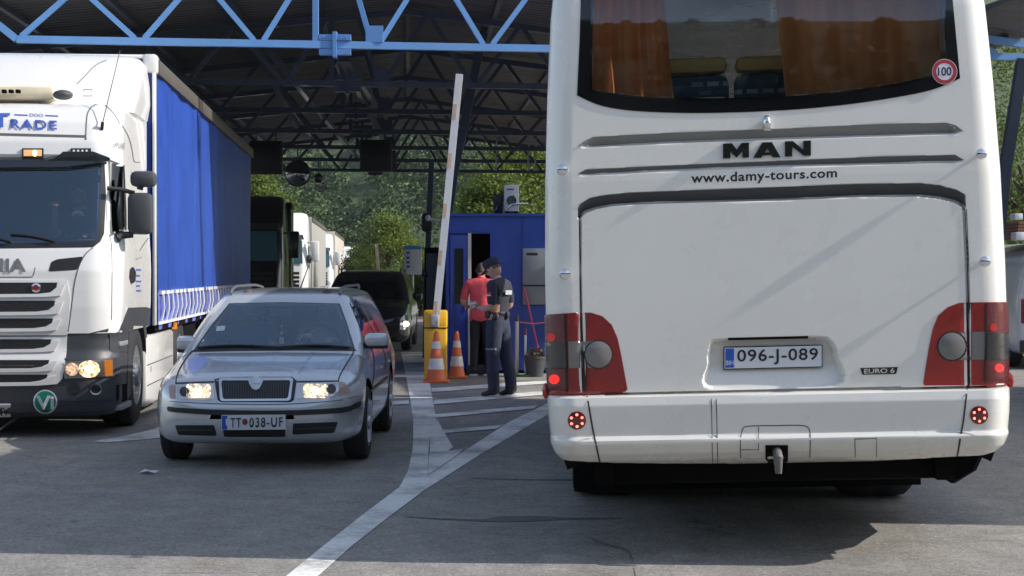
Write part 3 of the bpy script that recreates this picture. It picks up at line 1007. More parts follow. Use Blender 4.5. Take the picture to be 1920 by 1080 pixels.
letter('model_lettering', csurf, 'STREAMLINE', [(200, 263.5), (231, 269), (230, 280), (200, 276.5)], M_cabgrey, truck, .02)
# front: maker's letters, inlets, grille
M_let = mat('letter_grey', (.22, .215, .20), .35, .6)
letter('front_lettering', csurf, 'SCANIA', [(-100, 483), (49, 485.5), (49, 510), (-100, 512)], M_let, truck, .010, bold=.03, spacing=1.05)
line('front_panel_seam', [(-160, 519.5), (61, 519.5), (64, 512), (66, 502)], 1.6, M_line, truck, csurf)
line('front_panel_seam', sm([(174, 465), (160, 477), (148, 500), (140, 530), (136, 560), (130, 607), (126, 630)], 4, False), 2, M_line, truck, csurf)
line('door_seam', sm([(204, 440), (209, 460), (210, 520), (209, 600)], 4, False), 1.2, M_line, truck, csurf)
patch('air_inlet', csurf, rnd([(96, 491), (108, 486), (156, 481), (145, 506), (91, 509)], 4), M_slot, truck, .003, .004, 12)
gr = patch('grille', csurf, [(-170, 524), (126, 526), (132, 560), (126, 630), (125, 660), (122, 685), (117, 710), (107, 720), (-170, 728)], M_cab, truck, .012, .012, 14)
for (y0, y1, xr) in ((530, 551, 108), (564, 584, 104), (597, 615, 100), (636, 654, 97), (675, 690, 93), (702, 716, 90)):
    patch('grille_slot', csurf, [(-165, y0), (xr, y0), (xr - 2, y0 + (y1 - y0) * .45), (xr - 14, y1 - 3), (xr - 35, y1), (-165, y1 + 2)], M_slot, gr, .014, .002, 12)
    patch('grille_bar', csurf, [(-165, y1 + 2.5), (xr - 34, y1 + .5), (xr - 12, y1 - 2), (xr + 6, y0 + 3), (xr + 16, y0 + 2), (xr + 6, y1 + 4), (xr - 20, y1 + 6), (-165, y1 + 9)], M_cab, gr, .035, .03, 12)
line('grille_seam', [(-165, 631), (126, 629.5)], 2.2, M_line, gr, csurf, .016)
line('grille_seam', [(-165, 661), (124, 660)], 1.5, M_line, gr, csurf, .016)
eb = patch('front_emblem', csurf, circ(68.5, 540, 9), M_chrome, gr, .03, .015, 6, dome=.006)
patch('emblem_centre', csurf, circ(68.5, 540, 5.5), M_redB, eb, .038, .001, 5)
# lower module: dark bumper
mesh('bumper', LV, LF[:, ::-1], M_cabgrey, truck, True, 30)
patch('lamp_housing', csurf, [(127, 632), (150, 629), (203, 616), (202, 632), (191, 646), (210, 662), (211, 674), (125, 676)], M_cabgrey, truck, .006, .01, 10)
M_hl = mat('headlamp_reflector', (.62, .60, .56), .12, .85)
M_hlit = mat('headlamp_lit', (1, .8, .5), .3, emit=(1, .74, .42), estr=2.6)
M_hlit2 = mat('sidelight_lit', (1, .8, .6), .3, emit=(1, .66, .42), estr=.5)
M_amber = mat('amber_lens', (.75, .22, .01), .25, coat=.6, emit=(1, .35, .02), estr=.25)
M_clear = glass('lamp_glass', (.95, .95, .95), 1.45)
hl = patch('headlamp', lsurf, rnd([(121, 677), (211, 673.5), (212.5, 706), (120, 710)], 3), M_hl, truck, .004, .02, 6)
patch('sidelight', lsurf, circ(135, 692.5, 12), lit_reflector('side_reflector', (.12, .06, .03), (.9, .5, .25), .8, 55), hl, .008, .003, 6)
patch('dipped_beam', lsurf, circ(167, 692, 20, 28, 16), lit_reflector('dipped_reflector', (.10, .05, .015), (1, .72, .36), 1.5, 45), hl, .008, .004, 6)
patch('bulb', lsurf, circ(167, 692, 8, 20, 7), M_hlit, hl, .012, .002, 4)
patch('indicator', lsurf, [(195, 676), (209, 675), (210, 704), (197, 705)], M_amber, hl, .012, .004, 6)
patch('lamp_cover', lsurf, rnd([(121.5, 677.5), (211, 674), (212, 705.5), (120.5, 709.5)], 3), M_clear, hl, .018, 0, 10)
patch('tow_cap', lsurf, circ(139, 729, 11), M_black, truck, .003, .004, 6)
fg = patch('fog_lamp', lsurf, circ(179.5, 729, 11.5), M_chrome, truck, .004, .004, 5, dome=-.01)
patch('fog_glass', lsurf, circ(179.5, 729, 10.5), M_clear, fg, .010, 0, 6)
patch('step_opening', lsurf, [(218, 722), (238, 719), (238, 751), (218, 754)], M_dark, truck, .004, .004, 8)
mb = MB(); p = lsurf.hits(226, 760, (200, 750))[0]
M_stepa = mat('step_alloy', (.35, .35, .36), .5, .5, vary=.2)
mb.box(1.02, .35, p.z - .035, 1.23, .95, p.z + .02, .01); mb.build('cab_step', M_stepa, truck)
mb = MB(); mb.box(1.02, .30, .86, 1.22, .95, .91, .01); mb.build('cab_step', M_stepa, truck)
st = patch('round_sticker', lsurf, circ(85, 753, 22, 40), mat('sticker_green', (.0, .22, .13), .4), truck, .004, .001, 8)
patch('sticker_rim', lsurf, circ(85, 753, 22.5, 40), M_plate, st, .0055, .001, 8, holes=[circ(85, 753, 20, 40)])
letter('sticker_letters', lsurf, 'Vi', [(68, 741), (102, 741), (102, 766), (68, 766)], M_plate, st, .02, bold=.03)
line('bumper_seam', [(60, 728), (75, 745)], 1.5, M_black, truck, lsurf)
line('bumper_seam', [(110, 753), (215, 752)], 1.5, M_black, truck, lsurf)
pl = patch('number_plate', lsurf, [(-125, 756), (20, 757), (20, 780), (-125, 781)], M_plate, truck, .012, .012, 20)
letter('plate_number', lsurf, 'MV', [(-8, 762), (18, 762.5), (18, 776), (-8, 775.5)], M_ink, pl, .022, bold=.012)
# wheel arch, wheel, side skirt
fw = patch('wing', csurf, [(205, 624), (222, 622), (232, 597), (240, 577), (283, 575), (282, 660), (205, 660)], M_cabgrey, truck, .006, .01, 10)
AX = Vector((0, 1.42, .53))
mb = MB()
for sx in (1, -1):
    n = 24
    for k in range(n):
        a0, a1 = math.pi * (k / n) * 1.06 - .1, math.pi * ((k + 1) / n) * 1.06 - .1
        q = []
        for r_, a in ((.60, a0), (.60, a1), (.74, a1), (.74, a0)):
            q.append(Vector((sx * .86, AX.y - r_ * math.cos(a), AX.z + r_ * math.sin(a))))
        mb.prism(q, (sx * .37, 0, 0))
mb.build('wheel_arch', M_cabgrey, truck)
mb = MB(); mb.box(-1.0, .98, .55, 1.0, 4.5, .95); mb.box(-1.1, 1.0, .95, 1.1, 2.2, 1.02); mb.box(-.45, .4, .3, .45, 7.0, .95)
mb.build('chassis', M_dark, truck)
for sx in (1, -1):
    wheel(truck, (sx * 1.05, 1.42, .52), .52, .33, out=sx, hubbolts=10, rim=.60)
    wheel(truck, (sx * .95, 5.05, .52), .52, .55, out=sx, hubbolts=10, rim=.58)
mb = MB()
mb.box(-1.235, 1.98, .14, -1.12, 4.3, .90, .03); mb.build('side_skirt', M_cab, truck)
mb = MB(); mb.box(1.12, 1.98, .14, 1.235, 4.3, .90, .03)
sk = mb.build('side_skirt', M_cab, truck)
mb = MB()
for zz in (.36, .58): mb.box(1.236, 2.02, zz, 1.238, 4.28, zz + .012)
mb.box(1.236, 2.3, .50, 1.239, 2.33, .56)
mb.build('skirt_groove', M_line, sk)
mb = MB()
mb.tube([(1.0, 2.2, .95), (1.12, 2.25, 1.02), (1.12, 3.2, 1.02), (.95, 3.5, .9)], .06, 8); mb.box(.5, 2.3, .9, 1.1, 3.9, 1.0, .02)
mb.build('air_tank', M_dark, truck)
# door furniture
dh = patch('door_handle', csurf, rnd([(243, 505), (248, 500), (253, 510), (252, 528), (245, 532), (242, 520)], 2), M_black, truck, .012, .012, 5)
for k, (t, yy) in enumerate((('0000', 506), ('000', 517), ('0000', 527.5), ('00', 536), ('00', 545))):
    line('door_lettering', [(255, yy), (262 if k % 2 else 264, yy + .3)], 3.2, M_sblue, truck, csurf)
line('door_crease', sm([(262, 470), (268, 460), (278, 446)], 4, False), 1.5, M_line, truck, csurf)
line('door_seam', [(253, 487), (266, 482)], 1.2, M_line, truck, csurf)
# mirrors
Mi = TM.inverted()
def loc(px, py, y): return Mi @ at(px, py, y)
mb = MB(); a = loc(262, 400, 16.35)
mb.box(a.x - .115, a.y - .06, a.z - .205, a.x + .125, a.y + .10, a.z + .20, .055)
m1 = mb.build('wing_mirror', M_grey, truck)
mb = MB(); b = loc(268, 337, 16.35)
mb.box(b.x - .12, b.y - .06, b.z - .07, b.x + .125, b.y + .12, b.z + .085, .05)
mb.build('wide_angle_mirror', M_grey, m1)
mb = MB()
mb.tube([loc(201, 353, 16.25), loc(225, 355, 16.3), loc(252, 362, 16.35)], .022, 8); mb.build('mirror_arm', M_black, m1); mb = MB(); mb.tube([loc(262, 356, 16.35), loc(264, 348, 16.35)], .03, 8); mb.build('mirror_joint', M_black, m1); mb = MB()
mb.tube([loc(219, 447, 16.3), loc(228, 441, 16.33), loc(250, 440, 16.35)], [.045, .04, .03], 8)
mb.build('mirror_arm', M_black, m1)
# roof deflector
drows = np.array([3.20, 3.21, 3.23, 3.3, 3.4, 3.5, 3.6, 3.7, 3.78, 3.84, 3.88, 3.905, 3.915])
dprof = [(3.20, 1.1, 1.10, .3), (3.21, 1.04, 1.16, .36), (3.23, 1.02, 1.19, .38), (3.4, 1.12, 1.22, .40), (3.6, 1.35, 1.215, .42), (3.78, 1.62, 1.19, .40), (3.84, 1.74, 1.17, .36), (3.88, 1.86, 1.14, .32), (3.905, 2.0, 1.08, .2), (3.915, 2.1, 1.0, .12)]
DV, DF, dn = cab_shell(drows, dprof, 2.42, bulge=.12)
dsurf = Surf(DV, DF, TM)
mb = MB(); mb.add(DV, [tuple(int(i) for i in f) for f in DF]); mb.add(DV[-dn:], [tuple(range(dn))]); mb.add(DV[:dn], [tuple(range(dn))])
df = mb.build('roof_deflector', M_cab, truck, angle=40)
line('deflector_seam', sm([(144, 158), (160, 142), (180, 122), (200, 113)], 4, False), 1.2, M_line, df, dsurf)
line('deflector_hatch', [(157, 168), (172, 168), (172, 180), (157, 180), (157, 168)], .9, M_line, df, dsurf)
mb = MB(); p0, p1 = loc(-150, 170, 16.75), loc(98, 170, 16.75)
mb.box(p0.x, p0.y, 3.31, p1.x, p0.y + .35, 3.45, .05)
lb = mb.build('roof_air_unit', mat('aged_cream_plastic', (.62, .55, .40), .5, vary=.12, vscale=5), truck)
mb = MB()
for k in range(8):
    q = loc(34 - k * 13, 170, 16.74); mb.box(q.x - .022, q.y - .03, 3.365, q.x + .022, q.y + .03, 3.40, .006)
mb.build('air_slot', M_dark, lb)
mb = MB(); q = loc(118, 178, 16.8); mb.ball(q, (.10, .12, .05), 12, 8); mb.build('roof_horn', M_grey, truck)
mb = MB(); q = csurf.hit(191, 243)[0]; q2 = loc(225, 95, 16.9)
mb.tube([q, q + Vector((.012, -.03, .07))], .016, 8); mb.tube([q + Vector((.01, -.03, .05)), q2], [.006, .004], 5)
mb.build('aerial', M_black, truck)
# wiper
mb = MB()
for xs in ((-60, 20), (20, 103)):
    a0 = csurf.hits(xs[1], 457, (50, 400)); pts = []
    for t in np.linspace(0, 1, 7):
        h = csurf.hits(xs[0] + (xs[1] - xs[0]) * t, 441 + 14 * t * t, (50, 400)); pts.append(h[0] + h[1] * .03)
    mb.tube(pts, .011, 6)
mb.build('wiper', M_black, truck)

# pennant and driver behind the windscreen
pen = thing('pennant', 'small red and white pennant hanging inside the lorry windscreen', 'pennant', tuple(at(145, 403, 16.62)))
mb = MB()
mb.prism([(-.06, 0, .0), (-.035, 0, .035), (0, 0, .05), (.045, 0, .04), (.075, 0, .0), (.05, 0, -.012), (.0, 0, .015), (-.05, 0, -.012)], (0, .012, 0)); mb.build('ribbon', M_white, pen)
mb = MB(); mb.prism([(-.035, -.003, -.02), (.04, -.003, -.02), (.035, -.003, .008), (-.03, -.003, .01)], (0, .012, 0)); mb.build('red_band', M_redB, pen)
mb = MB()
for dx in (-.02, .012): mb.tube([(dx, 0, -.015), (dx, 0, -.16)], .007, 5)
mb.build('tassel', M_black, pen)

# ------------------------------------------------------------------ trailer
trailer = thing('semi_trailer', 'long blue curtain-sided trailer with white strap loops, behind the white tractor', 'trailer', tuple(TM @ Vector((0, 2.44, 0))), TRZ)
TW, TL_ = 1.262, 13.6
M_tarp = mat('blue_tarpaulin', (.020, .068, .36), .42, vary=.2, vscale=1.2, bump=.12, bscale=9, coat=.15)
M_tarp2 = mat('faded_tarpaulin', (.10, .13, .45), .6, vary=.4, vscale=9, bump=.2, bscale=14)
M_tgrey = mat('top_rail_grey', (.085, .078, .068), .5, vary=.15)
ys = np.arange(.12, TL_ - .1, .04); zs = np.concatenate([np.arange(1.0, 1.4, .04), np.linspace(1.4, 3.79, 26)])
Yg, Zg = np.meshgrid(ys, zs)
fold = .012 * np.sin(Yg * 2.1 + .6 * np.sin(Zg * 1.3)) + .008 * np.sin(Yg * 5.3 + Zg) + .014 * np.exp(-((Yg % 2.7 - 1.3) / .05) ** 2)
low = np.clip((1.40 - Zg) / .3, 0, 1)
fold = fold + low * .025 * np.sin(Yg * 2 * math.pi / .42) - low * .02
for sx in (1, -1):
    V_ = np.stack([sx * (TW + fold), Yg, Zg - .03 * low * (1 - np.cos(Yg * 2 * math.pi / .84)) * (Zg < 1.06)], -1).reshape(-1, 3)
    F_ = grid_faces(*Yg.shape)
    up = np.repeat((zs[:-1] > 1.36), len(ys) - 1)
    cu_ = mesh('curtain', V_, F_ if sx > 0 else F_[:, ::-1], [M_tarp, M_tarp2], trailer, True, 60, (~up).astype(int))
    mb = MB(); mb2 = MB()
    k = 0; y = .35
    while y < TL_ - .3:
        mb.box(sx * TW - .012, y, 1.335, sx * TW + .032, y + .30 + .08 * math.sin(k * 2.3), 1.375)
        mb2 = MB(); mb2.tube([(sx * (TW + .03), y + .1, 1.33), (sx * (TW + .04), y + .12, 1.18), (sx * (TW + .005), y + .12, 1.02)], .016, 5); mb2.build('strap_loop', M_plate, cu_)
        y += .42; k += 1
    mb.box(sx * TW - .02, .15, 1.0, sx * TW + .024, TL_ - .2, 1.03)
    mb.build('reflective_band', mat('band_white', (.62, .62, .66), .5, vary=.2, vscale=15), cu_)
mb = MB()
mb.box(-TW, 0, 3.92, TW, TL_, 3.97, .02)
mb.build('roof', M_white, trailer)
mb = MB()
for sx in (1, -1):
    mb = MB(); mb.box(sx * TW - .03, .12, 3.76, sx * TW + .045, TL_, 3.925, .01); mb.build('top_rail', M_tgrey, trailer)
for sx in (1, -1):
    mb = MB(); mb.box(sx * (TW - .008) - .018, -.01, 1.0, sx * (TW - .008) + .020, .10, 3.80, .008)
    mb.box(sx * TW - .13, -.02, 3.76, sx * TW + .03, .22, 3.975, .035)
    mb.build('corner_post', M_cab, trailer)
mb = MB(); mb.box(-TW + .04, .0, 1.0, TW - .04, .1, 3.91)
mb.build('front_wall', M_tarp, trailer)
mb = MB(); mb.box(-TW + .02, TL_ - .1, 1.0, TW - .02, TL_, 3.91); mb.build('rear_door', M_white, trailer)
mb = MB(); mb.box(-TW + .03, .1, .93, TW - .01, TL_, 1.0); mb.box(-.5, 1.0, .75, .5, TL_ - .3, .93)
mb.box(.85, 2.6, .5, 1.2, 4.6, .9, .03)
mb.build('chassis', M_dark, trailer)
for sx in (1, -1):
    for yy in (8.6, 9.9, 11.2):
        wheel(trailer, (sx * 1.05, yy, .5), .5, .38, out=sx, hubbolts=8, rim=.58)
    mb = MB(); mb.box(sx * .9 - .07, 2.1, .1, sx * .9 + .07, 2.24, .95); mb.box(sx * .9 - .15, 2.02, .05, sx * .9 + .15, 2.3, .1)
    mb.build('landing_leg', M_dark, trailer)
mb = MB(); q = Vector((TW + .0, 1.75, .97)); mb.box(q.x - .03, q.y, .9, q.x + .02, q.y + .1, .98); mb.build('side_reflector', M_amber, trailer)
# ================================================================== SILVER ESTATE
def sections(st, ycol, chaikin=2):
    """st rows: y, w, zb, zs, ws, zt, wt, zc -> dense body sections, interpolated along y"""
    T = np.array(st, float)
    out = []
    for y in ycol:
        w, zb, zs, ws, zt, wt, zc = [np.interp(y, T[:, 0], T[:, k]) for k in range(1, 8)]
        zm = zb + .52 * (zs - zb)
        P = np.array([(0, zb), (w * .8, zb), (w * .955, zb + .05), (w * .985, zb + .14), (w, zm), (w * .992, zm + .5 * (zs - zm)), (ws, zs), (wt, zt), (wt * .55, zt + (zc - zt) * .75), (0, zc)])
        for _ in range(chaikin):
            Q = [P[0]]
            for a, b in zip(P[:-1], P[1:]):
                Q += [a * .75 + b * .25, a * .25 + b * .75]
            Q.append(P[-1]); P = np.array(Q)
        full = np.concatenate([P * [-1, 1], P[::-1][1:-1]])  # closed ring starting bottom centre
        out.append(np.column_stack([full[:, 0], np.full(len(full), y), full[:, 1]]))
    return np.array(out)


def cabin(levels, nfl=24, bulge=.10):
    """levels rows: z, y front, y rear, half width, corner radius"""
    V = []
    a = np.linspace(0, math.pi / 2, 9)[1:]
    for z, yf, yr, w, r in levels:
        fl = np.linspace(-(w - r), w - r, nfl); e = bulge * ((w - r) / w) ** 2
        f = lambda x: bulge * (np.abs(x) / w) ** 2
        sd = np.linspace(0, 1, 14)[1:-1]
        xs = np.concatenate([fl, w - r + r * np.sin(a), np.full(12, w), w - .12 + .12 * np.cos(a), np.linspace(w - .12, -(w - .12), 8)[1:-1], -(w - .12) - .12 * np.sin(a), np.full(12, -w), -(w - r) - (r * np.sin(a))[::-1]])
        y0 = yf + e + r
        ys = np.concatenate([yf + f(fl), yf + e + r * (1 - np.cos(a)), y0 + (yr - .12 - y0) * sd, yr - .12 + .12 * np.sin(a), np.full(6, yr), yr - .12 + .12 * np.cos(a), yr - .12 + (y0 - yr + .12) * sd, yf + e + (r * (1 - np.cos(a)))[::-1]])
        V.append(np.column_stack([xs, ys, np.full(len(xs), z)]))
    return np.array(V)


def smooth_tab(rows, n):
    T = np.array(rows, float); x = np.linspace(0, len(T) - 1, n)
    out = []
    for q in x:
        i = min(int(q), len(T) - 2); t = q - i
        p0, p1, p2, p3 = T[max(i - 1, 0)], T[i], T[i + 1], T[min(i + 2, len(T) - 1)]
        out.append(0.5 * ((2 * p1) + (-p0 + p2) * t + (2 * p0 - 5 * p1 + 4 * p2 - p3) * t * t + (-p0 + 3 * p1 - 3 * p2 + p3) * t ** 3))
    return np.array(out)


def boolean_cut(o, cutters, mats_extra):
    for c in cutters:
        md = o.modifiers.new('cut', 'BOOLEAN'); md.operation = 'DIFFERENCE'; md.object = c; md.solver = 'EXACT'
    dg = bpy.context.evaluated_depsgraph_get()
    me = bpy.data.meshes.new_from_object(o.evaluated_get(dg))
    o.modifiers.clear(); o.data = me
    for c in cutters: bpy.data.objects.remove(c)
    me.polygons.foreach_set('use_smooth', [True] * len(me.polygons))
    me.set_sharp_from_angle(angle=math.radians(28))


def car_body(par, M, st, levels, axles, tyre, paint, wheelx, nose=1.0, cutpolys=(), step=.03):
    Y = np.concatenate([np.array([0, .004, .012, .025, .04, .06, .085, .11, .14, .17, .2]), np.arange(.23, st[-1][0], step), [st[-1][0]]])
    S = sections(st, Y); n = S.shape[1]
    V = S.reshape(-1, 3); Fc = [tuple(f) for f in grid_faces(len(Y), n, wrap=True)]
    Fc += [tuple(range(n))[::-1], tuple((len(Y) - 1) * n + k for k in range(n))]
    bs = Surf(V, Fc, M)
    o = mesh('body', V, Fc, [paint, M_dark], par)
    bm = bmesh.new(); bm.from_mesh(o.data); bmesh.ops.recalc_face_normals(bm, faces=bm.faces[:]); bm.to_mesh(o.data); bm.free()
    cut = []
    for ya in axles:
        for sx in (1, -1):
            mb = MB(); mb.lathe([(tyre + .045, sx * (wheelx - .25)), (tyre + .045, sx * (wheelx + .6))], c=(0, ya, tyre + .01), axis='x', n=40)
            c = mb.build('cutter', [M_dark]); c.matrix_world = M; cut.append(c)
    bpy.context.view_layer.update()
    boolean_cut(o, cut, None)
    CVs = cabin(smooth_tab(levels, 60))
    nr_, nc_ = CVs.shape[:2]
    cv = CVs.reshape(-1, 3); cf = grid_faces(nr_, nc_, wrap=True)
    cs = Surf(cv, cf, M)
    keep = shell_cut(cv, cf, M, cutpolys) if cutpolys else np.ones(len(cf), bool)
    v_, f_ = sub(cv, cf, keep)
    mb = MB(); mb.add(v_, [tuple(int(i) for i in f) for f in f_]); mb.add(cv[-nc_:], [tuple(range(nc_))])
    mb.build('roof', paint, par, angle=50)
    allV = np.concatenate([V, cv]); allF = Fc + [tuple(int(i) + len(V) for i in f) for f in cf]
    return bs, cs, Surf(allV, allF, M)


car = thing('estate_car', 'silver estate car with roof rails and both headlamps lit', 'car', (-2.075, 13.4, 0))
KM = ROOT[car.name]
M_silver = mat('silver_paint', (.58, .60, .63), .27, .5, coat=.9)
st = [  # y, w, zb, zs, ws, zt, wt, zc
    (0.00, .34, .36, .44, .33, .47, .30, .475), (.004, .45, .34, .46, .44, .50, .42, .505), (.012, .52, .31, .49, .51, .525, .48, .53), (.025, .58, .28, .52, .57, .55, .53, .56), (.04, .63, .255, .55, .62, .58, .57, .59), (.06, .67, .235, .58, .655, .615, .60, .625),
    (.085, .705, .22, .61, .69, .65, .62, .66), (.11, .735, .21, .635, .715, .678, .625, .69), (.14, .76, .20, .655, .735, .70, .625, .715), (.2, .79, .195, .68, .76, .722, .63, .742), (.3, .822, .19, .705, .785, .748, .635, .768), (.45, .85, .185, .735, .80, .78, .645, .80), (.7, .865, .18, .785, .80, .825, .66, .845),
    (1.0, .868, .18, .845, .79, .875, .69, .893), (1.25, .868, .18, .885, .785, .905, .70, .92), (1.6, .868, .18, .905, .79, .915, .72, .92), (3.6, .868, .19, .93, .79, .94, .72, .945), (4.2, .85, .25, .94, .77, .95, .70, .955), (4.45, .80, .32, .93, .73, .95, .66, .955), (4.51, .70, .40, .90, .66, .93, .60, .935)]
lv = [(.84, .92, 4.46, .80, .20), (.90, 1.03, 4.45, .787, .20), (1.0, 1.20, 4.42, .755, .19), (1.12, 1.41, 4.36, .71, .18), (1.24, 1.62, 4.28, .655, .17), (1.33, 1.79, 4.2, .605, .16), (1.375, 1.90, 4.13, .57, .15), (1.405, 2.05, 4.05, .50, .14), (1.425, 2.3, 3.9, .40, .13), (1.433, 2.55, 3.6, .28, .12)]
wsO = [(405, 571), (440, 568.5), (560, 567), (637, 569), (641, 575), (650, 600), (664, 654), (560, 655), (440, 656), (367, 655), (385, 612)]
wsO = [(430, 569), (530, 567), (637, 569.5), (650, 605), (665, 654), (560, 652.5), (440, 654), (364, 656), (395, 612)]
wsIc = [(434, 574), (530, 572), (633, 574.5), (645, 607), (657, 647), (560, 646), (440, 648), (375, 650), (402, 612)]
bs, cs, ks = car_body(car, KM, st, lv, (.86, 3.372), .315, M_silver, .745, cutpolys=[wsIc])
M_carglass = glass('car_glass', (.84, .88, .90), 1.5, boost=2.7, coat=(.72, .88, 1))
patch('windscreen_seal', cs, wsO, M_black, car, .003, .005, 10, holes=[wsIc])
ws = patch('windscreen', cs, [(432, 571), (530, 569), (635, 571.5), (648, 606), (661, 651), (560, 650), (440, 651.5), (370, 653), (399, 612)], M_carglass, car, .006, 0, 20)
patch('permit_sticker', cs, [(407, 613), (423, 612), (421, 621), (405, 622)], mat('pale_blue_sticker', (.45, .55, .60), .5), ws, .008, .001, 8)
# interior
mb = MB()
mb.box(-.70, 1.15, .80, .70, 1.65, .93, .05); mb.box(-.72, 1.3, .25, .72, 4.2, .35); mb.box(-.70, 3.2, .35, .70, 3.4, 1.15, .05)
mb.box(-.74, 1.3, .3, -.72, 4.2, .9); mb.box(.72, 1.3, .3, .74, 4.2, .9); mb.box(-.6, 4.0, .3, .6, 4.05, 1.25)
inn = mb.build('cabin_interior', mat('car_trim', (.035, .037, .042), .7), car)
M_cseat = mat('seat_grey', (.05, .052, .06), .85, bump=.1, bscale=90)
for sx in (-.36, .36):
    mb = MB(); mb.box(sx - .24, 2.28, .45, sx + .24, 2.42, 1.08, .06); mb.box(sx - .24, 1.8, .42, sx + .24, 2.4, .58, .06)
    s_ = mb.build('seat', M_cseat, car)
    mb = MB(); mb.box(sx - .13, 2.30, 1.10, sx + .13, 2.40, 1.28, .045); mb.build('headrest', M_cseat, s_)
mb = MB()
for k in range(24):
    pass
ring = [(.36 + .18 * math.cos(2 * math.pi * k / 24), 1.74 - .06 * math.sin(2 * math.pi * k / 24), .93 + .17 * math.sin(2 * math.pi * k / 24)) for k in range(25)]
mb.tube(ring, .016, 6); mb.tube([(.2, 1.72, .93), (.52, 1.72, .93)], .02, 6); mb.build('steering_wheel', M_black, car)
kmi = KM.inverted()
def kl(px, py, y): return kmi @ at(px, py, y)
mb = MB(); a = kl(527, 586, 15.30); mb.box(a.x - .115, a.y - .02, a.z - .035, a.x + .115, a.y + .02, a.z + .035, .02)
mb.tube([a + Vector((0, 0, .03)), a + Vector((0, -.02, .07))], .012, 6); rm = mb.build('rear_view_mirror', M_grey, car)
mb = MB(); mb.box(a.x - .10, a.y - .024, a.z - .026, a.x + .10, a.y - .019, a.z + .026); mb.build('mirror_back', mat('mirror_shell', (.35, .37, .38), .4), rm)
af = thing('air_freshener', 'pale charm hanging on a cord from the silver car mirror', 'air freshener', tuple(at(528, 618, 15.25)))
mb = MB(); mb.tube([(0, 0, -.12), (0, 0, .15)], .004, 4); mb.build('cord', M_black, af)
mb = MB(); mb.box(-.022, -.008, -.13, .022, .008, -.07, .006); mb.ball((0, 0, -.03), .016, 8, 6); mb.ball((0, 0, .03), .012, 8, 6); mb.build('charm', mat('charm', (.6, .62, .5), .5), af)
mb = MB()
pts = [cs.hits(x, y, (530, 610)) for x, y in sm([(430, 600), (455, 588), (485, 584), (500, 594), (530, 612), (552, 628), (568, 643)], 4, False)]
mb.tube([p[0] - p[1] * .03 for p in pts], .007, 5); mb.build('dangling_cable', M_black, car)
# wiper cowl
mb = MB()
for xa, xb in ((372, 520), (520, 655)):
    pts = [cs.hits(xa + (xb - xa) * t, 654 - 4 * math.sin(t * 3.1), (520, 620)) for t in np.linspace(0, 1, 7)]
    mb.tube([p[0] + p[1] * .015 for p in pts], .009, 5)
mb.build('wiper', M_black, car)
patch('cowl', ks, [(365, 655), (440, 653), (560, 652), (664, 653), (668, 658), (560, 657), (440, 658), (360, 660)], M_black, car, .004, .003, 8)
# side glass, right of picture
sg = patch('side_window', cs, [(655, 568), (662, 562), (672, 566), (690, 585), (704, 606), (712, 622), (690, 641), (685, 640)], M_dkglass, car, .003, .003, 6)
line('window_post', [(676, 573), (706, 628)], 4.5, M_silver, sg, cs, .006)
line('trim_and_reflection', [(657, 566), (666, 561), (690, 582), (712, 619)], 2.2, M_chrome, sg, cs, .006)
line('trim_and_reflection', [(690, 600), (694, 612)], 3, mat('painted_reflection', (.5, .5, .5), .4), sg, cs, .005)  # pale streak painted on the glass as a reflection
# roof rails
for sx in (-1, 1):
    mb = MB(); mb.tube([(sx * .50, 1.98, 1.385), (sx * .50, 2.12, 1.435), (sx * .515, 2.4, 1.452), (sx * .52, 3.6, 1.455), (sx * .5, 3.9, 1.435), (sx * .48, 4.0, 1.39)], .013, 8)
    mb.build('roof_rail', mat('rail_grey', (.22, .23, .25), .35, .6), car)
mb = MB(); mb.tube([(.06, 2.6, 1.43), (.08, 3.0, 1.62), (.085, 3.05, 1.70)], [.007, .006, .006], 5); mb.ball((.086, 3.05, 1.71), (.03, .03, .045), 8, 6); mb.build('aerial', M_black, car)
# front: grille, lamps, bumper trim, plate
gq = [(402, 712), (414, 708), (460, 707), (548, 707), (556, 714), (551, 750), (545, 754), (415, 754), (408, 750)]
gb = patch('grille_recess', bs, gq, M_black, car, .003, .006, 8)
gi = rnd([(415, 715), (545, 714.5), (540, 748), (418, 749)], 5)
patch('grille_frame', bs, rnd([(410, 710), (550, 709.5), (545, 752), (413, 753)], 6), M_chrome, gb, .010, .006, 7, holes=[gi])
gm = patch('grille', bs, gi, M_slot, gb, .004, .003, 8)
for k in range(26):
    x = 419 + k * 4.7
    line('grille_bar', [(x, 717), (x + .5 * (480 - x) / 60, 747)], 1.4, M_grey, gm, bs, .007)
patch('bonnet_badge', bs, [(464, 711), (496, 711), (491, 722), (487, 730), (480, 733), (473, 730), (468, 722)], M_silver, gb, .016, .012, 5, dome=.004)
patch('badge_disc', bs, circ(480, 716.5, 9.5, 20, 6), M_chrome, gb, .022, .004, 4, dome=.003)
M_glow = lit_reflector('crystal_reflector', (.10, .07, .04), (1, .78, .46), .95, 60)
M_hl2 = mat('estate_headlamp_reflector', (.80, .80, .80), .22, .5, vary=.2, vscale=60)
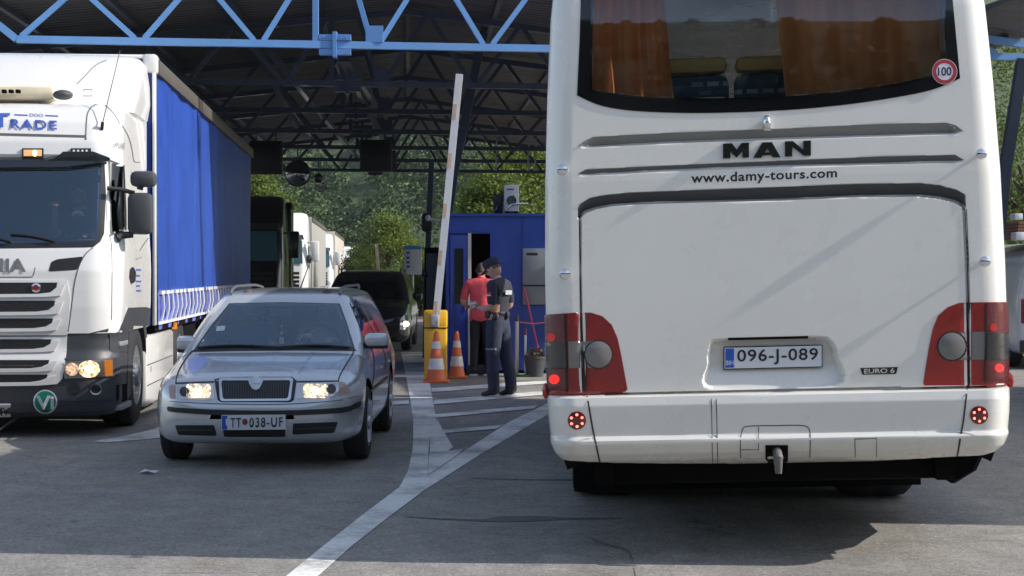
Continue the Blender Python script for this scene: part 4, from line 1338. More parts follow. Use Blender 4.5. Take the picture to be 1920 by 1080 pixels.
for out, bulbs, ind in (([(330, 722), (400, 720), (401, 750), (335, 749), (329, 744)], ((372, 734, 15), (346, 735, 9)), [(317, 723), (329, 722), (328, 748), (319, 747)]),
                        ([(556, 719), (634, 717), (634, 742), (600, 746), (555, 748)], ((592, 731, 16), (621, 730, 9)), [(635, 716), (645, 717), (655, 728), (656, 738), (636, 742)])):
    h = patch('headlamp', bs, rnd(out, 3), M_hl2, car, .004, .008, 6)
    patch('lamp_bezel', bs, rnd(quad(bulbs[0][0] - 23, 720.5, bulbs[0][0] + 23, 746.5), 7), M_glow, h, .007, .002, 5)
    patch('bulb', bs, circ(bulbs[0][0], bulbs[0][1] + 3, 6, 14, 7), M_hlit, h, .011, .002, 4)
    patch('bulb', bs, circ(bulbs[0][0] + (12 if bulbs[0][0] < 450 else -14), bulbs[0][1] + 1, 5, 12, 6), M_hlit2, h, .011, .002, 4)
    patch('lamp_bezel', bs, circ(bulbs[1][0], bulbs[1][1], bulbs[1][2]), M_grey, h, .007, .002, 5)
    patch('lamp_cover', bs, rnd(out, 3), M_clear, h, .016, 0, 9)
    patch('indicator', bs, rnd(ind, 2), mat('pale_indicator', (.45, .30, .26), .25, coat=.5), h, .005, .006, 5)
line('bonnet_gap', sm([(664, 655), (660, 666), (645, 690), (637, 705), (634, 716)], 4, False), 2.4, M_seam, car, ks, .003)
line('bonnet_gap', sm([(362, 657), (352, 668), (338, 690), (331, 708), (330, 720)], 4, False), 2.4, M_seam, car, ks, .003)
line('bonnet_gap', [(331, 719), (402, 716)], 2.6, M_seam, car, ks, .003)
line('bonnet_gap', [(556, 716), (634, 715)], 2.6, M_seam, car, ks, .003)
patch('bumper_strip', bs, sm([(316, 762), (330, 764), (400, 768), (480, 770), (560, 769), (640, 764), (662, 758), (674, 752), (674, 762), (660, 768), (640, 774), (560, 778.5), (480, 779), (400, 778), (330, 773), (316, 770)], 2), M_black, car, .010, .012, 7)
line('bumper_gap', sm([(318, 752), (340, 754), (400, 757), (480, 758.5), (556, 757), (640, 750), (670, 742)], 3, False), 1.3, M_seam, car, bs, .003)
for q in ([(328, 796), (402, 796), (407, 817), (335, 816)], [(549, 793), (634, 790), (626, 812), (548, 815)]):
    v = patch('bumper_vent', bs, rnd(q, 5), M_slot, car, .003, .003, 7)
    line('vent_bar', [(q[0][0] + 6, (q[0][1] + q[3][1]) / 2), (q[1][0] - 4, (q[1][1] + q[2][1]) / 2)], 1.6, M_grey, v, bs, .006)
    line('vent_rim', q + [q[0]], 1.5, M_silver, v, bs, .007)
patch('bumper_vent', bs, rnd([(417, 800), (535, 800), (535, 819), (420, 819)], 4), M_slot, car, .003, .003, 7)
pl = patch('number_plate', bs, [(416, 778), (536, 777), (536, 803.5), (416, 804.5)], M_plate, car, .022, .02, 30)
patch('country_strip', bs, [(417, 779), (427, 779), (427, 803.5), (417, 803.5)], M_euro, pl, .0235, .001, 30)
letter('plate_number', bs, 'TT', [(433, 783.5), (453, 783), (453, 800), (433, 800.5)], M_ink, pl, .0245, bold=.01, spacing=1.2)
patch('plate_crest', bs, circ(460, 790.5, 5, 16, 6), M_redA, pl, .0245, .0005, 6)
letter('plate_number', bs, '038-UF', [(468.5, 783), (531, 781.5), (531, 799), (468.5, 800)], M_ink, pl, .0245, bold=.01, spacing=1.2)
# mirrors, wheels, door lines
for (x0, x1, y0, y1, d_) in ((331, 366, 630, 657, 14.75), (684, 729, 624, 650, 14.75)):
    a, b = kl(x0, y1, d_), kl(x1, y0, d_)
    mb = MB(); mb.box(a.x, a.y - .05, a.z, b.x, a.y + .10, b.z, .04)
    mm = mb.build('wing_mirror', M_silver, car)
    mb = MB(); mb.box(a.x + .01, a.y - .03, a.z - .018, b.x - .01, a.y + .09, a.z + .03, .012)
    s_ = 1 if a.x > 0 else -1
    mb.tube([((a.x if s_ > 0 else b.x) + s_ * .03, a.y + .03, a.z + .02), ((a.x if s_ > 0 else b.x) - s_ * .06, a.y + .04, a.z - .01)], .03, 6)
    mb.build('mirror_foot', M_black, mm)
M_alloy = mat('alloy_wheel', (.5, .51, .53), .3, .8, vary=.1, vscale=15)
for sx in (1, -1):
    for ya in (.86, 3.372):
        wheel(car, (sx * .762, ya, .312), .312, .20, out=sx, rim=.66, rimmat=M_alloy, spokes=6)
line('door_gap', sm([(690, 643), (700, 665), (701, 700), (697, 730)], 4, False), 1.4, M_seam, car, ks, .003)
line('door_gap', sm([(716, 650), (722, 668), (722, 690)], 4, False), 1.2, M_seam, car, ks, .003)
line('side_strip', [(694, 733), (728, 706)], 4, M_black, car, ks, .01)
for q in ((694, 688), (714, 675)):
    pass
mb = MB()
mb.box(.868, 1.9, .70, .885, 2.05, .73, .008); mb.box(.868, 2.85, .71, .885, 3.0, .74, .008); mb.build('door_handle', M_silver, car)
line('bonnet_crease', sm([(505, 700), (511, 680), (522, 660)], 4, False), 2.2, M_silver, car, ks, .004)
line('bonnet_crease', sm([(560, 700), (575, 675), (590, 660)], 4, False), 2.5, M_silver, car, ks, .004)

# ================================================================== BLACK MINIVAN
M_blkv = mat('van_paint', (.026, .028, .033), .2, coat=1.0)
van = thing('people_carrier', 'black people carrier in the shade behind the silver estate, one headlamp lit', 'car', (-2.92, 33.2, 0), math.radians(1.0))
VM = ROOT[van.name]
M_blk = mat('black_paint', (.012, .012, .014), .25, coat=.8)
st2 = [(0, .40, .38, .50, .38, .55, .35, .56), (.02, .60, .30, .58, .58, .64, .52, .66), (.06, .72, .24, .66, .70, .74, .62, .76), (.12, .80, .2, .74, .77, .82, .66, .84), (.25, .86, .18, .82, .82, .89, .70, .91), (.6, .895, .18, .90, .84, .97, .72, .99), (.95, .90, .18, .98, .84, 1.03, .74, 1.05), (1.4, .90, .18, 1.02, .85, 1.05, .76, 1.06), (4.1, .90, .2, 1.03, .85, 1.06, .76, 1.07), (4.38, .82, .3, 1.0, .78, 1.04, .7, 1.05)]
lv2 = [(.95, .72, 4.35, .86, .22), (1.05, .90, 4.34, .84, .2), (1.25, 1.22, 4.3, .80, .18), (1.42, 1.50, 4.26, .74, .16), (1.54, 1.72, 4.2, .68, .15), (1.60, 1.95, 4.1, .60, .14), (1.63, 2.3, 3.8, .45, .12), (1.64, 2.6, 3.6, .3, .1)]
b2, c2, k2 = car_body(van, VM, st2, lv2, (.9, 3.58), .33, M_blkv, .77, step=.06)
patch('windscreen', c2, [(622, 527), (690, 524), (742, 526), (756, 560), (765, 583), (690, 586), (640, 584), (612, 570)], M_dkglass, van, .004, .003, 10)
h_ = patch('headlamp', k2, [(748, 607), (760, 601), (772, 600), (773, 610), (766, 617), (750, 618)], M_hl, van, .01, .01, 6)
patch('bulb', k2, circ(760.5, 607.5, 5), mat('white_headlamp_lit', (1, 1, .9), .3, emit=(.95, 1, .9), estr=5), h_, .016, .002, 3)
line('bonnet_gap', [(700, 606), (748, 609)], 5, M_slot, van, k2, .006)
line('bumper_slot', [(690, 655), (735, 654), (768, 646)], 5, M_slot, van, k2, .006)
patch('fog_lamp', k2, circ(757, 643, 4), M_chrome, van, .006, .004, 3)
for (x0, x1) in ((-1.10, -.90), (.90, 1.10)):
    mb = MB(); mb.box(x0, 1.15, 1.02, x1, 1.32, 1.18, .05); mb.build('wing_mirror', M_blk, van)
for sx in (1, -1):
    for ya in (.9, 3.58): wheel(van, (sx * .79, ya, .33), .33, .2, out=sx, rim=.62, rimmat=M_grey, spokes=5)
    mb = MB(); mb.tube([(sx * .62, 2.0, 1.60), (sx * .63, 2.2, 1.66), (sx * .63, 3.8, 1.66), (sx * .62, 4.0, 1.58)], .018, 6); mb.build('roof_rail', M_black, van)
# ================================================================== GROUND
def asphalt():
    m = bpy.data.materials.new('asphalt'); m.use_nodes = True
    nt = m.node_tree; L = nt.links; N = nt.nodes
    b = N['Principled BSDF']; b.inputs['Roughness'].default_value = .85; b.inputs['Specular IOR Level'].default_value = .3
    tc = N.new('ShaderNodeTexCoord')
    def noise(s, d=6, r=.6, vec=None):
        n = N.new('ShaderNodeTexNoise'); n.inputs['Scale'].default_value = s; n.inputs['Detail'].default_value = d; n.inputs['Roughness'].default_value = r
        L.new(vec or tc.outputs['Object'], n.inputs['Vector']); return n
    def ramp(src, stops):
        r = N.new('ShaderNodeValToRGB')
        while len(r.color_ramp.elements) < len(stops): r.color_ramp.elements.new(.5)
        for e, (p, c) in zip(r.color_ramp.elements, stops): e.position = p; e.color = (*c, 1) if len(c) == 3 else c
        L.new(src, r.inputs[0]); return r
    def mix(mode, fac, a, bb):
        x = N.new('ShaderNodeMix'); x.data_type = 'RGBA'; x.blend_type = mode
        if isinstance(fac, float): x.inputs['Factor'].default_value = fac
        else: L.new(fac, x.inputs['Factor'])
        L.new(a, x.inputs['A']); L.new(bb, x.inputs['B']); return x.outputs['Result']
    big = ramp(noise(.35, 5, .6).outputs[0], [(.3, (.215, .207, .197)), (.7, (.285, .274, .260))])
    mid = ramp(noise(3.5, 6, .7).outputs[0], [(.3, (.76, .755, .75)), (.7, (1.14, 1.14, 1.13))])
    fine = ramp(noise(80, 4, .85).outputs[0], [(.3, (.62, .62, .62)), (.68, (1.38, 1.37, 1.35))])
    c = mix('MULTIPLY', 1.0, big.outputs[0], mid.outputs[0]); c = mix('MULTIPLY', 1.0, c, fine.outputs[0])
    v = N.new('ShaderNodeTexVoronoi'); v.inputs['Scale'].default_value = 45; L.new(tc.outputs['Object'], v.inputs['Vector'])
    sp = ramp(v.outputs['Distance'], [(.22, (1, 1, 1)), (.34, (0, 0, 0))])
    vc = ramp(v.outputs['Color'], [(.70, (0, 0, 0)), (.76, (.8, .8, .8))])
    spm = mix('MULTIPLY', 1.0, sp.outputs[0], vc.outputs[0])
    pale = N.new('ShaderNodeRGB'); pale.outputs[0].default_value = (.46, .44, .40, 1)
    c = mix('MIX', spm, c, pale.outputs[0])
    # dark short cracks and tar spots
    mp = N.new('ShaderNodeMapping'); mp.inputs['Scale'].default_value = (.55, 1.6, 1); L.new(tc.outputs['Object'], mp.inputs[0])
    wn = noise(2.2, 4, .6, mp.outputs[0])
    wm = N.new('ShaderNodeMix'); wm.data_type = 'RGBA'; wm.inputs['Factor'].default_value = .25
    L.new(mp.outputs[0], wm.inputs['A']); L.new(wn.outputs['Color'], wm.inputs['B'])
    v2 = N.new('ShaderNodeTexVoronoi'); v2.feature = 'DISTANCE_TO_EDGE'; v2.inputs['Scale'].default_value = .55; L.new(wm.outputs['Result'], v2.inputs['Vector'])
    cr = ramp(v2.outputs['Distance'], [(.0, (.55, .55, .55)), (.007, (0, 0, 0))])
    brk = ramp(noise(1.1, 3, .5).outputs[0], [(.50, (0, 0, 0)), (.60, (1, 1, 1))])
    crm = mix('MULTIPLY', 1.0, cr.outputs[0], brk.outputs[0])
    dk = N.new('ShaderNodeRGB'); dk.outputs[0].default_value = (.035, .033, .03, 1)
    c = mix('MIX', crm, c, dk.outputs[0])
    mp2 = N.new('ShaderNodeMapping'); mp2.inputs['Scale'].default_value = (3, 9, 1); L.new(tc.outputs['Object'], mp2.inputs[0])
    sc = ramp(noise(1.6, 4, .6, mp2.outputs[0]).outputs[0], [(.70, (0, 0, 0)), (.74, (.75, .75, .75))])
    c = mix('MIX', sc.outputs[0], c, dk.outputs[0])
    gv_ = N.new('ShaderNodeTexVoronoi'); gv_.inputs['Scale'].default_value = 70; L.new(tc.outputs['Object'], gv_.inputs['Vector'])
    gr_ = ramp(gv_.outputs['Color'], [(.15, (.76, .76, .76)), (.85, (1.24, 1.24, 1.22))])
    c = mix('MULTIPLY', 1.0, c, gr_.outputs[0])
    br_ = ramp(noise(.9, 5, .65).outputs[0], [(.55, (1, 1, 1)), (.74, (.90, .83, .74))])
    c = mix('MULTIPLY', 1.0, c, br_.outputs[0])
    mp3 = N.new('ShaderNodeMapping'); mp3.inputs['Scale'].default_value = (1.3, .06, 1); mp3.inputs['Rotation'].default_value = (0, 0, .07); L.new(tc.outputs['Object'], mp3.inputs[0])
    trk = ramp(noise(1.0, 4, .55, mp3.outputs[0]).outputs[0], [(.36, (.86, .86, .87)), (.66, (1.05, 1.05, 1.05))])
    c = mix('MULTIPLY', 1.0, c, trk.outputs[0])
    L.new(c, b.inputs['Base Color'])
    bp = N.new('ShaderNodeBump'); bp.inputs['Strength'].default_value = .35; bp.inputs['Distance'].default_value = .006
    L.new(fine.outputs[0], bp.inputs['Height']); L.new(bp.outputs[0], b.inputs['Normal'])
    return m


M_asph = asphalt()
m_ = MB(); m_.add([(-60, -40, 0), (60, -40, 0), (60, 220, 0), (-60, 220, 0)], [(0, 1, 2, 3)])
tag(m_.build('road', M_asph, smooth=False), kind='structure')


def paint_mat():
    m = mat('worn_road_paint', (.45, .44, .42), .7)
    nt = m.node_tree; N = nt.nodes; L = nt.links; b = N['Principled BSDF']
    tc = N.new('ShaderNodeTexCoord')
    n = N.new('ShaderNodeTexNoise'); n.inputs['Scale'].default_value = 14; n.inputs['Detail'].default_value = 9; n.inputs['Roughness'].default_value = .8
    n2 = N.new('ShaderNodeTexNoise'); n2.inputs['Scale'].default_value = 1.6; n2.inputs['Detail'].default_value = 5
    L.new(tc.outputs['Object'], n.inputs[0]); L.new(tc.outputs['Object'], n2.inputs[0])
    ad = N.new('ShaderNodeMath'); ad.operation = 'ADD'; L.new(n.outputs[0], ad.inputs[0]); L.new(n2.outputs[0], ad.inputs[1])
    r = N.new('ShaderNodeValToRGB'); r.color_ramp.elements[0].position = .36; r.color_ramp.elements[1].position = .54
    mu = N.new('ShaderNodeMath'); mu.operation = 'MULTIPLY'; mu.inputs[1].default_value = .5; L.new(ad.outputs[0], mu.inputs[0])
    r.color_ramp.elements[0].color = (.24, .235, .22, 1); r.color_ramp.elements[1].color = (.74, .73, .70, 1)
    L.new(mu.outputs[0], r.inputs[0]); L.new(r.outputs[0], b.inputs['Base Color'])
    return m


M_paint = paint_mat()
mk = MB()
def gpoly(pts, z):
    """flat painted shape with its corners on the road"""
    P = [ground(x, y, z) for x, y in pts]
    V2, T = tri2d([(p.x, p.y) for p in P])
    mk.add([(a, b_, z) for a, b_ in V2], [tuple(int(i) for i in t) for t in T])


gpoly([(430, 1190), (536, 1080), (608, 1022), (680, 965), (749, 913), (765, 883), (774, 841), (775, 788), (768, 742), (760, 700), (752, 660), (796, 660), (804, 707), (812, 753), (818, 788), (806, 815), (803, 850), (802, 892), (867, 848), (951, 793), (1024, 757), (1090, 722), (1110, 730), (1029, 776), (973, 809), (902, 851), (797, 918), (730, 968), (661, 1022), (596, 1080), (495, 1190)], .004)
gpoly([(811, 777), (1010, 759), (1000, 766), (806, 784)], .008)
gpoly([(807, 808), (945, 796), (930, 804), (805, 814)], .008)
gpoly([(804, 850), (868, 842), (862, 850), (803, 890)], .009)
gpoly([(814, 786), (821, 788), (834, 812), (849, 838), (840, 846), (806, 850), (806, 815)], .0115)
gpoly([(813, 750), (1040, 731), (1040, 738), (813, 758)], .008)
gpoly([(809, 728), (1040, 712), (1040, 718), (809, 735)], .008)
gpoly([(733, 752), (766, 750), (767, 757), (733, 759)], .008)
gpoly([(725, 703), (760, 702), (761, 707), (727, 708)], .008)
gpoly([(175, 827), (235, 817), (290, 804), (308, 795), (330, 780), (345, 790), (312, 818), (280, 823), (200, 829)], .005)
tag(mk.build('road_marking', M_paint, smooth=False), kind='structure')
# dark tar patch / seams on the road
mk = MB()
gpoly(sm([(752, 968), (830, 971.5), (905, 973), (940, 968), (1010, 967), (1060, 970), (1180, 972), (1060, 974), (1000, 977), (930, 978), (830, 974)], 3), .003)
gpoly(sm([(880, 896), (940, 897), (1000, 898), (1060, 897.5), (1100, 899), (1060, 900.5), (960, 899.5)], 3), .003)
gpoly(sm([(1100, 1005), (1140, 1020), (1180, 1032), (1190, 1075), (1196, 1110), (1192, 1075), (1176, 1034), (1135, 1023)], 3), .003)
tag(mk.build('tar_patch', mat('tar', (.11, .107, .10), .8, vary=.25, vscale=6), smooth=False), kind='structure')
# litter
lt = tag(MB().prism([(-.075, 0, .008), (-.03, .03, .03), (.03, .02, .012), (.075, .03, .02), (.06, -.03, .008), (0, -.035, .028)], (0, 0, .006)).build('paper_scrap', M_plate), 'crumpled white paper scrap on the asphalt before the silver estate', 'litter')
lt.location = ground(278, 889)

# ================================================================== CANOPY
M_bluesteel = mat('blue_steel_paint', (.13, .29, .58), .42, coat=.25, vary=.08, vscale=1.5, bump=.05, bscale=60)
M_dsteel = mat('dark_and_shaded_steel', (.03, .042, .075), .5, coat=.2, vary=.2, vscale=3)  # dark paint of the posts; on the inner trusses it stands for shade
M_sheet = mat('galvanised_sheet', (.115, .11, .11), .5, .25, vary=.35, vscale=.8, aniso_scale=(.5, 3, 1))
canopy = thing('border_canopy', 'large gabled steel canopy of blue trusses over the checkpoint lanes', 'canopy', (-1.4, 22.6, 0))
AXd = Vector((-.0619, 1, 0)); CRd = Vector((.9914, .1305, 0))
def cp(i, s, z):
    return Vector((AXd.x * 4.6 * i, 4.6 * i, 0)) + CRd * s + Vector((0, 0, z))
def ztop(s): return 5.80 - .115 * abs(s)
nodes = [-5.1, -3.53, -1.98, -.43, 1.08, 2.6, 4.1, 5.6, 7.1, 8.35]
for i in range(7):
    mb = MB()
    mb.tube([cp(i, -5.1, 4.62), cp(i, 9.0, 4.62)], .047, square=True)
    mb.tube([cp(i, -5.1, 4.62), cp(i, -5.75, ztop(-5.75))], .047, square=True)
    mb.tube([cp(i, -9.0, ztop(-9.0)), cp(i, 0, ztop(0))], .05, square=True); mb.tube([cp(i, 0, ztop(0)), cp(i, 8.7, ztop(8.7))], .05, square=True)
    for a, b_ in zip(nodes[:-1], nodes[1:]):
        m_s = (a + b_) / 2
        if a == -1.98:
            mb.tube([cp(i, a + .06, 4.66), cp(i, a + .66, ztop(a + .66))], .034, square=True)
            mb.tube([cp(i, b_ - .06, 4.66), cp(i, b_ - .36, ztop(b_ - .36))], .034, square=True)
            mb.tube([cp(i, -1.23, 4.66), cp(i, -1.23, ztop(1.23))], .038, square=True)
        else:
            mb.tube([cp(i, a + .06, 4.66), cp(i, m_s - .02, ztop(m_s))], .034, square=True)
            mb.tube([cp(i, b_ - .06, 4.66), cp(i, m_s + .02, ztop(m_s))], .034, square=True)
    M_tr = M_dsteel if i else M_bluesteel  # inner trusses are blue too; their shade is put into this darker colour
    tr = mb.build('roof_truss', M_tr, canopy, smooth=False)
    mb = MB()
    c = cp(i, -.97, 4.62)
    for dz0, dz1 in ((.055, .135), (-.135, -.055)): mb.box(c.x - .21, c.y - .06, c.z + dz0, c.x + .21, c.y + .06, c.z + dz1)
    mb.box(c.x - .025, c.y - .09, c.z - .17, c.x + .025, c.y + .09, c.z + .17)
    for dx in (-.15, -.08, .08, .15): mb.lathe([(.014, -.08), (.014, -.06)], (c.x + dx, c.y, c.z + .095), 'y', 8)
    mb.build('splice_bracket', M_tr, tr, smooth=False)
    mb = MB(); c = cp(i, -.43, 4.72); mb.box(c.x - .13, c.y - .055, c.z - .06, c.x + .10, c.y + .05, c.z + .16); mb.build('gusset_plate', M_tr, tr, smooth=False)
def t0_(s): return float(np.interp(s, [-9, -3, 0, 3.5, 4.2, 7.3, 7.7, 8.8], [-.1, 0, .28, .30, .50, .50, -.6, -1.1]))
mb = MB()
for s in (-8.6, -7.1, -5.6, -4.2, -2.8, -1.4, 0, 1.4, 2.8, 4.2, 5.6, 7.1, 8.5):
    mb.tube([cp(max(.02, t0_(s)) + .02, s, ztop(s) + .09), cp(6.3, s, ztop(s) + .09)], .04, square=True)
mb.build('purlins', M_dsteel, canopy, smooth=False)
# corrugated roof sheet, ribs running down the slope
for sg in (-1, 1):
    tt = np.arange(-1.2, 6.4, .0125)
    prof_ = np.array([0, 0, .035, .035] * (len(tt) // 4 + 1))[:len(tt)]
    V = []
    for j, s in enumerate((0.0, 3.0, 3.5, 4.2, 7.3, 7.7, 8.8)):
        for t, h in zip(tt, prof_):
            p = cp(max(t, t0_(sg * s)), sg * s, ztop(s) + .14 + h); V.append(tuple(p))
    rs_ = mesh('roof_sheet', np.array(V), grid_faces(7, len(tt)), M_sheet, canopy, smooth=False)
# long braces between the trusses
mb = MB()
def cl(px, py, y): return at(px, py, y) - Vector((-1.4, 22.6, 0))
for a, b_ in (((430, 0, 24.6), (556, 238, 37)), ((640, 110, 27.3), (720, 262, 42)), ((650, 110, 27.3), (745, 262, 42)), ((505, 95, 27), (690, 320, 50)), ((240, 110, 26), (330, 185, 33))):
    mb.tube([cl(*a), cl(*b_)], .045, square=True)
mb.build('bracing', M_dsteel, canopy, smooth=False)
# posts
mb = MB(); mb.tube([cl(938, -40, 29), cl(900, 90, 29), cl(852, 322, 29), cl(838, 420, 29)], .07, square=True); mb.tube([cl(838, 420, 29), cl(832, 690, 29)], .07, square=True)
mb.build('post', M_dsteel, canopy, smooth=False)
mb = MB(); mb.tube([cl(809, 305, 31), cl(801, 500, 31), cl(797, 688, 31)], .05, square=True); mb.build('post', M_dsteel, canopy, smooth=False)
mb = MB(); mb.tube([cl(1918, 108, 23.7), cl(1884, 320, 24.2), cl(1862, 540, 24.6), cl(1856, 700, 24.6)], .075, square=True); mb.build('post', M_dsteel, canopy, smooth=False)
mb = MB(); mb.tube([Vector((-7.2, .4, 0)), Vector((-7.2, .4, 4.8))], .09, square=True); mb.tube([Vector((-8.8, 14, 0)), Vector((-8.8, 14, 4.9))], .09, square=True); mb.tube([Vector((-9.4, 27, 0)), Vector((-9.4, 27, 4.9))], .09, square=True)
mb.tube([Vector((7.0, 15, 0)), Vector((7.0, 15, 4.9))], .09, square=True); mb.tube([Vector((6.2, 28, 0)), Vector((6.2, 28, 4.9))], .09, square=True)
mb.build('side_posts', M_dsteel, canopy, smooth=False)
for px in (930, 1003, 990):
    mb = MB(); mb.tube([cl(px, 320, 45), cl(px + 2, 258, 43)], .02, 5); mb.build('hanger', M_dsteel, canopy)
# hanging signs, mirrors
def hung(name, label, cat, x0, y0, x1, y1, y, group=None):
    a, b_ = at(x0, y1, y), at(x1, y0, y)
    t = thing(name, label, cat, ((a.x + b_.x) / 2, y, a.z), 0, group)
    w, h = b_.x - a.x, b_.z - a.z
    mb = MB(); mb.box(-w / 2, -.06, 0, w / 2, .06, h, .02); mb.build('case', M_black, t)
    mb = MB(); mb.box(-w / 2 + .05, -.075, .05, w / 2 - .05, -.055, h - .05, .005)
    for k in range(1, 4): mb.box(-w / 2 + .05, -.08, h * k / 4 - .008, w / 2 - .05, -.07, h * k / 4 + .008)
    mb.build('screen', mat('dead_screen', (.01, .01, .012), .35), t)
    mb = MB()
    for sx in (-1, 1): mb.tube([(sx * w * .3, 0, h - .02), (sx * w * .3, 0, h + .35)], .02, 6)
    mb.build('hanger', M_dsteel, t)
hung('lane_sign', 'black square lane sign hanging above the lorry queue, next to the round mirror', 'sign', 468, 264, 530, 327, 40.2, 'unlit lane signs under the canopy')
hung('lane_sign', 'black square lane sign hanging above the car lane, left of the raised barrier arm', 'sign', 675, 262, 735, 322, 40.4, 'unlit lane signs under the canopy')
for (px, py, r_, y, lab) in ((558, 325, 25, 44, 'large round traffic mirror hanging from the canopy beam'), (597, 334, 9, 45, 'small round dark lamp hanging right of the big mirror')):
    p = at(px, py, y); R_ = r_ / F * y
    t = thing('traffic_mirror' if r_ > 20 else 'hanging_lamp', lab, 'mirror' if r_ > 20 else 'lamp', tuple(p))
    mb = MB(); mb.lathe([(0, -.10 if r_ > 20 else -.2), (R_ * .55, -.08), (R_ * .93, -.02), (R_, 0), (R_, .03), (R_ * .6, .12), (0, .16)], axis='y', n=28); mb.build('dish', M_black, t)
    mb = MB(); mb.tube([(0, .05, R_ * .8), (0, .05, R_ + .45)], .02, 6); mb.build('bracket', M_dsteel, t)
    if r_ > 20:
        mb = MB(); mb.lathe([(0, -.115), (R_ * .5, -.095), (R_ * .88, -.035)], axis='y', n=28, capends=False); mb.build('glass', mat('mirror_glass', (.35, .36, .38), .03, 1.0), t)

# ================================================================== KIOSK
KY = 26.3
def kx(px, y=KY): return (px - CX) * y / F
def kz(py, y=KY): return at(960, py, y).z
kiosk = thing('border_kiosk', 'blue metal checkpoint kiosk with an open doorway, behind the two men', 'kiosk', (kx(930), KY, 0))
KO = Vector((kx(930), KY, 0))
M_kb = mat('kiosk_blue', (.020, .062, .31), .45, coat=.2, vary=.2, vscale=2.2, bump=.05, bscale=30, dirt=.25)
M_kb2 = mat('door_blue', (.02, .05, .30), .4, coat=.2, vary=.1)
def kb(mb, x0, y0, z0, x1, y1, z1, bev=0): mb.box(x0 - KO.x, y0 - KO.y, z0, x1 - KO.x, y1 - KO.y, z1, bev)
zt = kz(406)
mb = MB()
X0, X1 = kx(836), 1.75
kb(mb, X0, KY, .05, kx(843), KY + .07, zt); kb(mb, kx(843), KY, kz(436), kx(922), KY + .07, zt); kb(mb, kx(922), KY, .05, X1, KY + .07, zt)
kb(mb, X0, KY + .07, .05, X0 + .06, KY + 3.6, zt); kb(mb, X1 - .06, KY + .07, .05, X1, KY + 3.6, zt); kb(mb, X0 + .06, KY + 3.54, .05, X1 - .06, KY + 3.6, zt)
mb.build('wall', M_kb, kiosk, smooth=False)
mb = MB(); kb(mb, X0 - .04, KY - .05, zt, X1 + .04, KY + 3.65, zt + .05, .01); rf = mb.build('roof', M_kb, kiosk)
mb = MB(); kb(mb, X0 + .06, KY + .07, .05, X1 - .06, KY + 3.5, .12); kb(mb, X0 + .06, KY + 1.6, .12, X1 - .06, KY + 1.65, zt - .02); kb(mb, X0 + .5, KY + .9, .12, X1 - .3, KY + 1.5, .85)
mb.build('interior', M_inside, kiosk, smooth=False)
mb = MB(); kb(mb, kx(844), KY - .03, kz(692), kx(877), KY - .002, kz(440), .005); dr = mb.build('door', M_kb2, kiosk)
mb = MB(); kb(mb, kx(852), KY - .036, kz(570), kx(869), KY - .029, kz(466)); mb.build('door_window', M_dkglass, dr)
mb = MB(); kb(mb, kx(872), KY - .06, kz(582), kx(875), KY - .03, kz(566), .004); mb.build('door_handle', M_chrome, dr)
mb = MB(); kb(mb, kx(877.5), KY - .05, kz(692), kx(883.5), KY + .03, kz(437)); mb.build('door_frame', mat('cream_frame', (.55, .52, .46), .5, vary=.1), kiosk, smooth=False)
mb = MB(); kb(mb, kx(843), KY - .012, kz(438), kx(923), KY - .001, kz(434)); kb(mb, kx(919), KY - .01, kz(692), kx(923), KY - .001, kz(438)); kb(mb, kx(979), KY - .008, .06, kx(981), KY - .001, zt)
mb.build('trim', M_kb2, kiosk, smooth=False)
mb = MB(); kb(mb, kx(980), KY - .05, kz(571), kx(1040), KY - .002, kz(466), .006); wn = mb.build('window', mat('grey_blind', (.20, .215, .22), .35, coat=.3, vary=.08), kiosk)
mb = MB(); kb(mb, kx(980), KY - .056, kz(537), kx(1040), KY - .049, kz(534)); mb.build('window_bar', M_ink, wn, smooth=False)
mb = MB(); kb(mb, kx(987), KY - .054, kz(479), kx(1008), KY - .049, kz(474)); mb.build('notice_strip', M_ink, wn, smooth=False)
mb = MB(); kb(mb, kx(876), KY - .45, .0, kx(925), KY - .06, .14, .01); mb.build('doorstep', M_grey, kiosk)
# air conditioners on the roof
def acunit(x0, y0, x1, y1, y, label, m_):
    a, b_ = at(x0, y1, y), at(x1, y0, y)
    t = thing('air_conditioner', label, 'air conditioner', ((a.x + b_.x) / 2, y, zt + .05))
    w = b_.x - a.x; h = b_.z - zt - .05
    mb = MB(); mb.box(-w / 2, 0, .04, w / 2, .75, h, .02); mb.build('casing', m_, t)
    mb = MB(); mb.box(-w / 2 + .02, .05, .0, -w / 2 + .06, .7, .05); mb.box(w / 2 - .06, .05, .0, w / 2 - .02, .7, .05); mb.build('feet', M_dark, t)
    mb = MB(); mb.box(-w * .3, -.012, h * .82, w * .15, .001, h * .86); mb.box(w * .05, -.012, h * .5, w * .2, .001, h * .62); mb.box(-w * .1, -.012, h * .3, w * .15, .001, h * .33); mb.build('cover_plate', M_grey, t)
    mb = MB(); mb.lathe([(.0, 0), (w * .30, 0), (w * .33, -.01), (w * .33, .01)], (0, -.004, h * .45), 'y', 20); mb.build('fan_grille', M_grey, t)
    mb = MB(); mb.tube([(-w / 2 + .03, -.02, .06), (0, -.05, .15), (w / 2 - .02, -.03, h * .35), (w / 2 + .15, .02, h * .36)], .012, 6); mb.build('pipe', M_chrome, t)
acunit(945, 346, 973, 405, 26.6, 'tall white air conditioner unit on the blue kiosk roof', mat('ac_white', (.62, .62, .60), .45, vary=.08))
acunit(925, 364, 943, 405, 27.2, 'dark air conditioner unit beside the white one on the kiosk roof', M_grey)

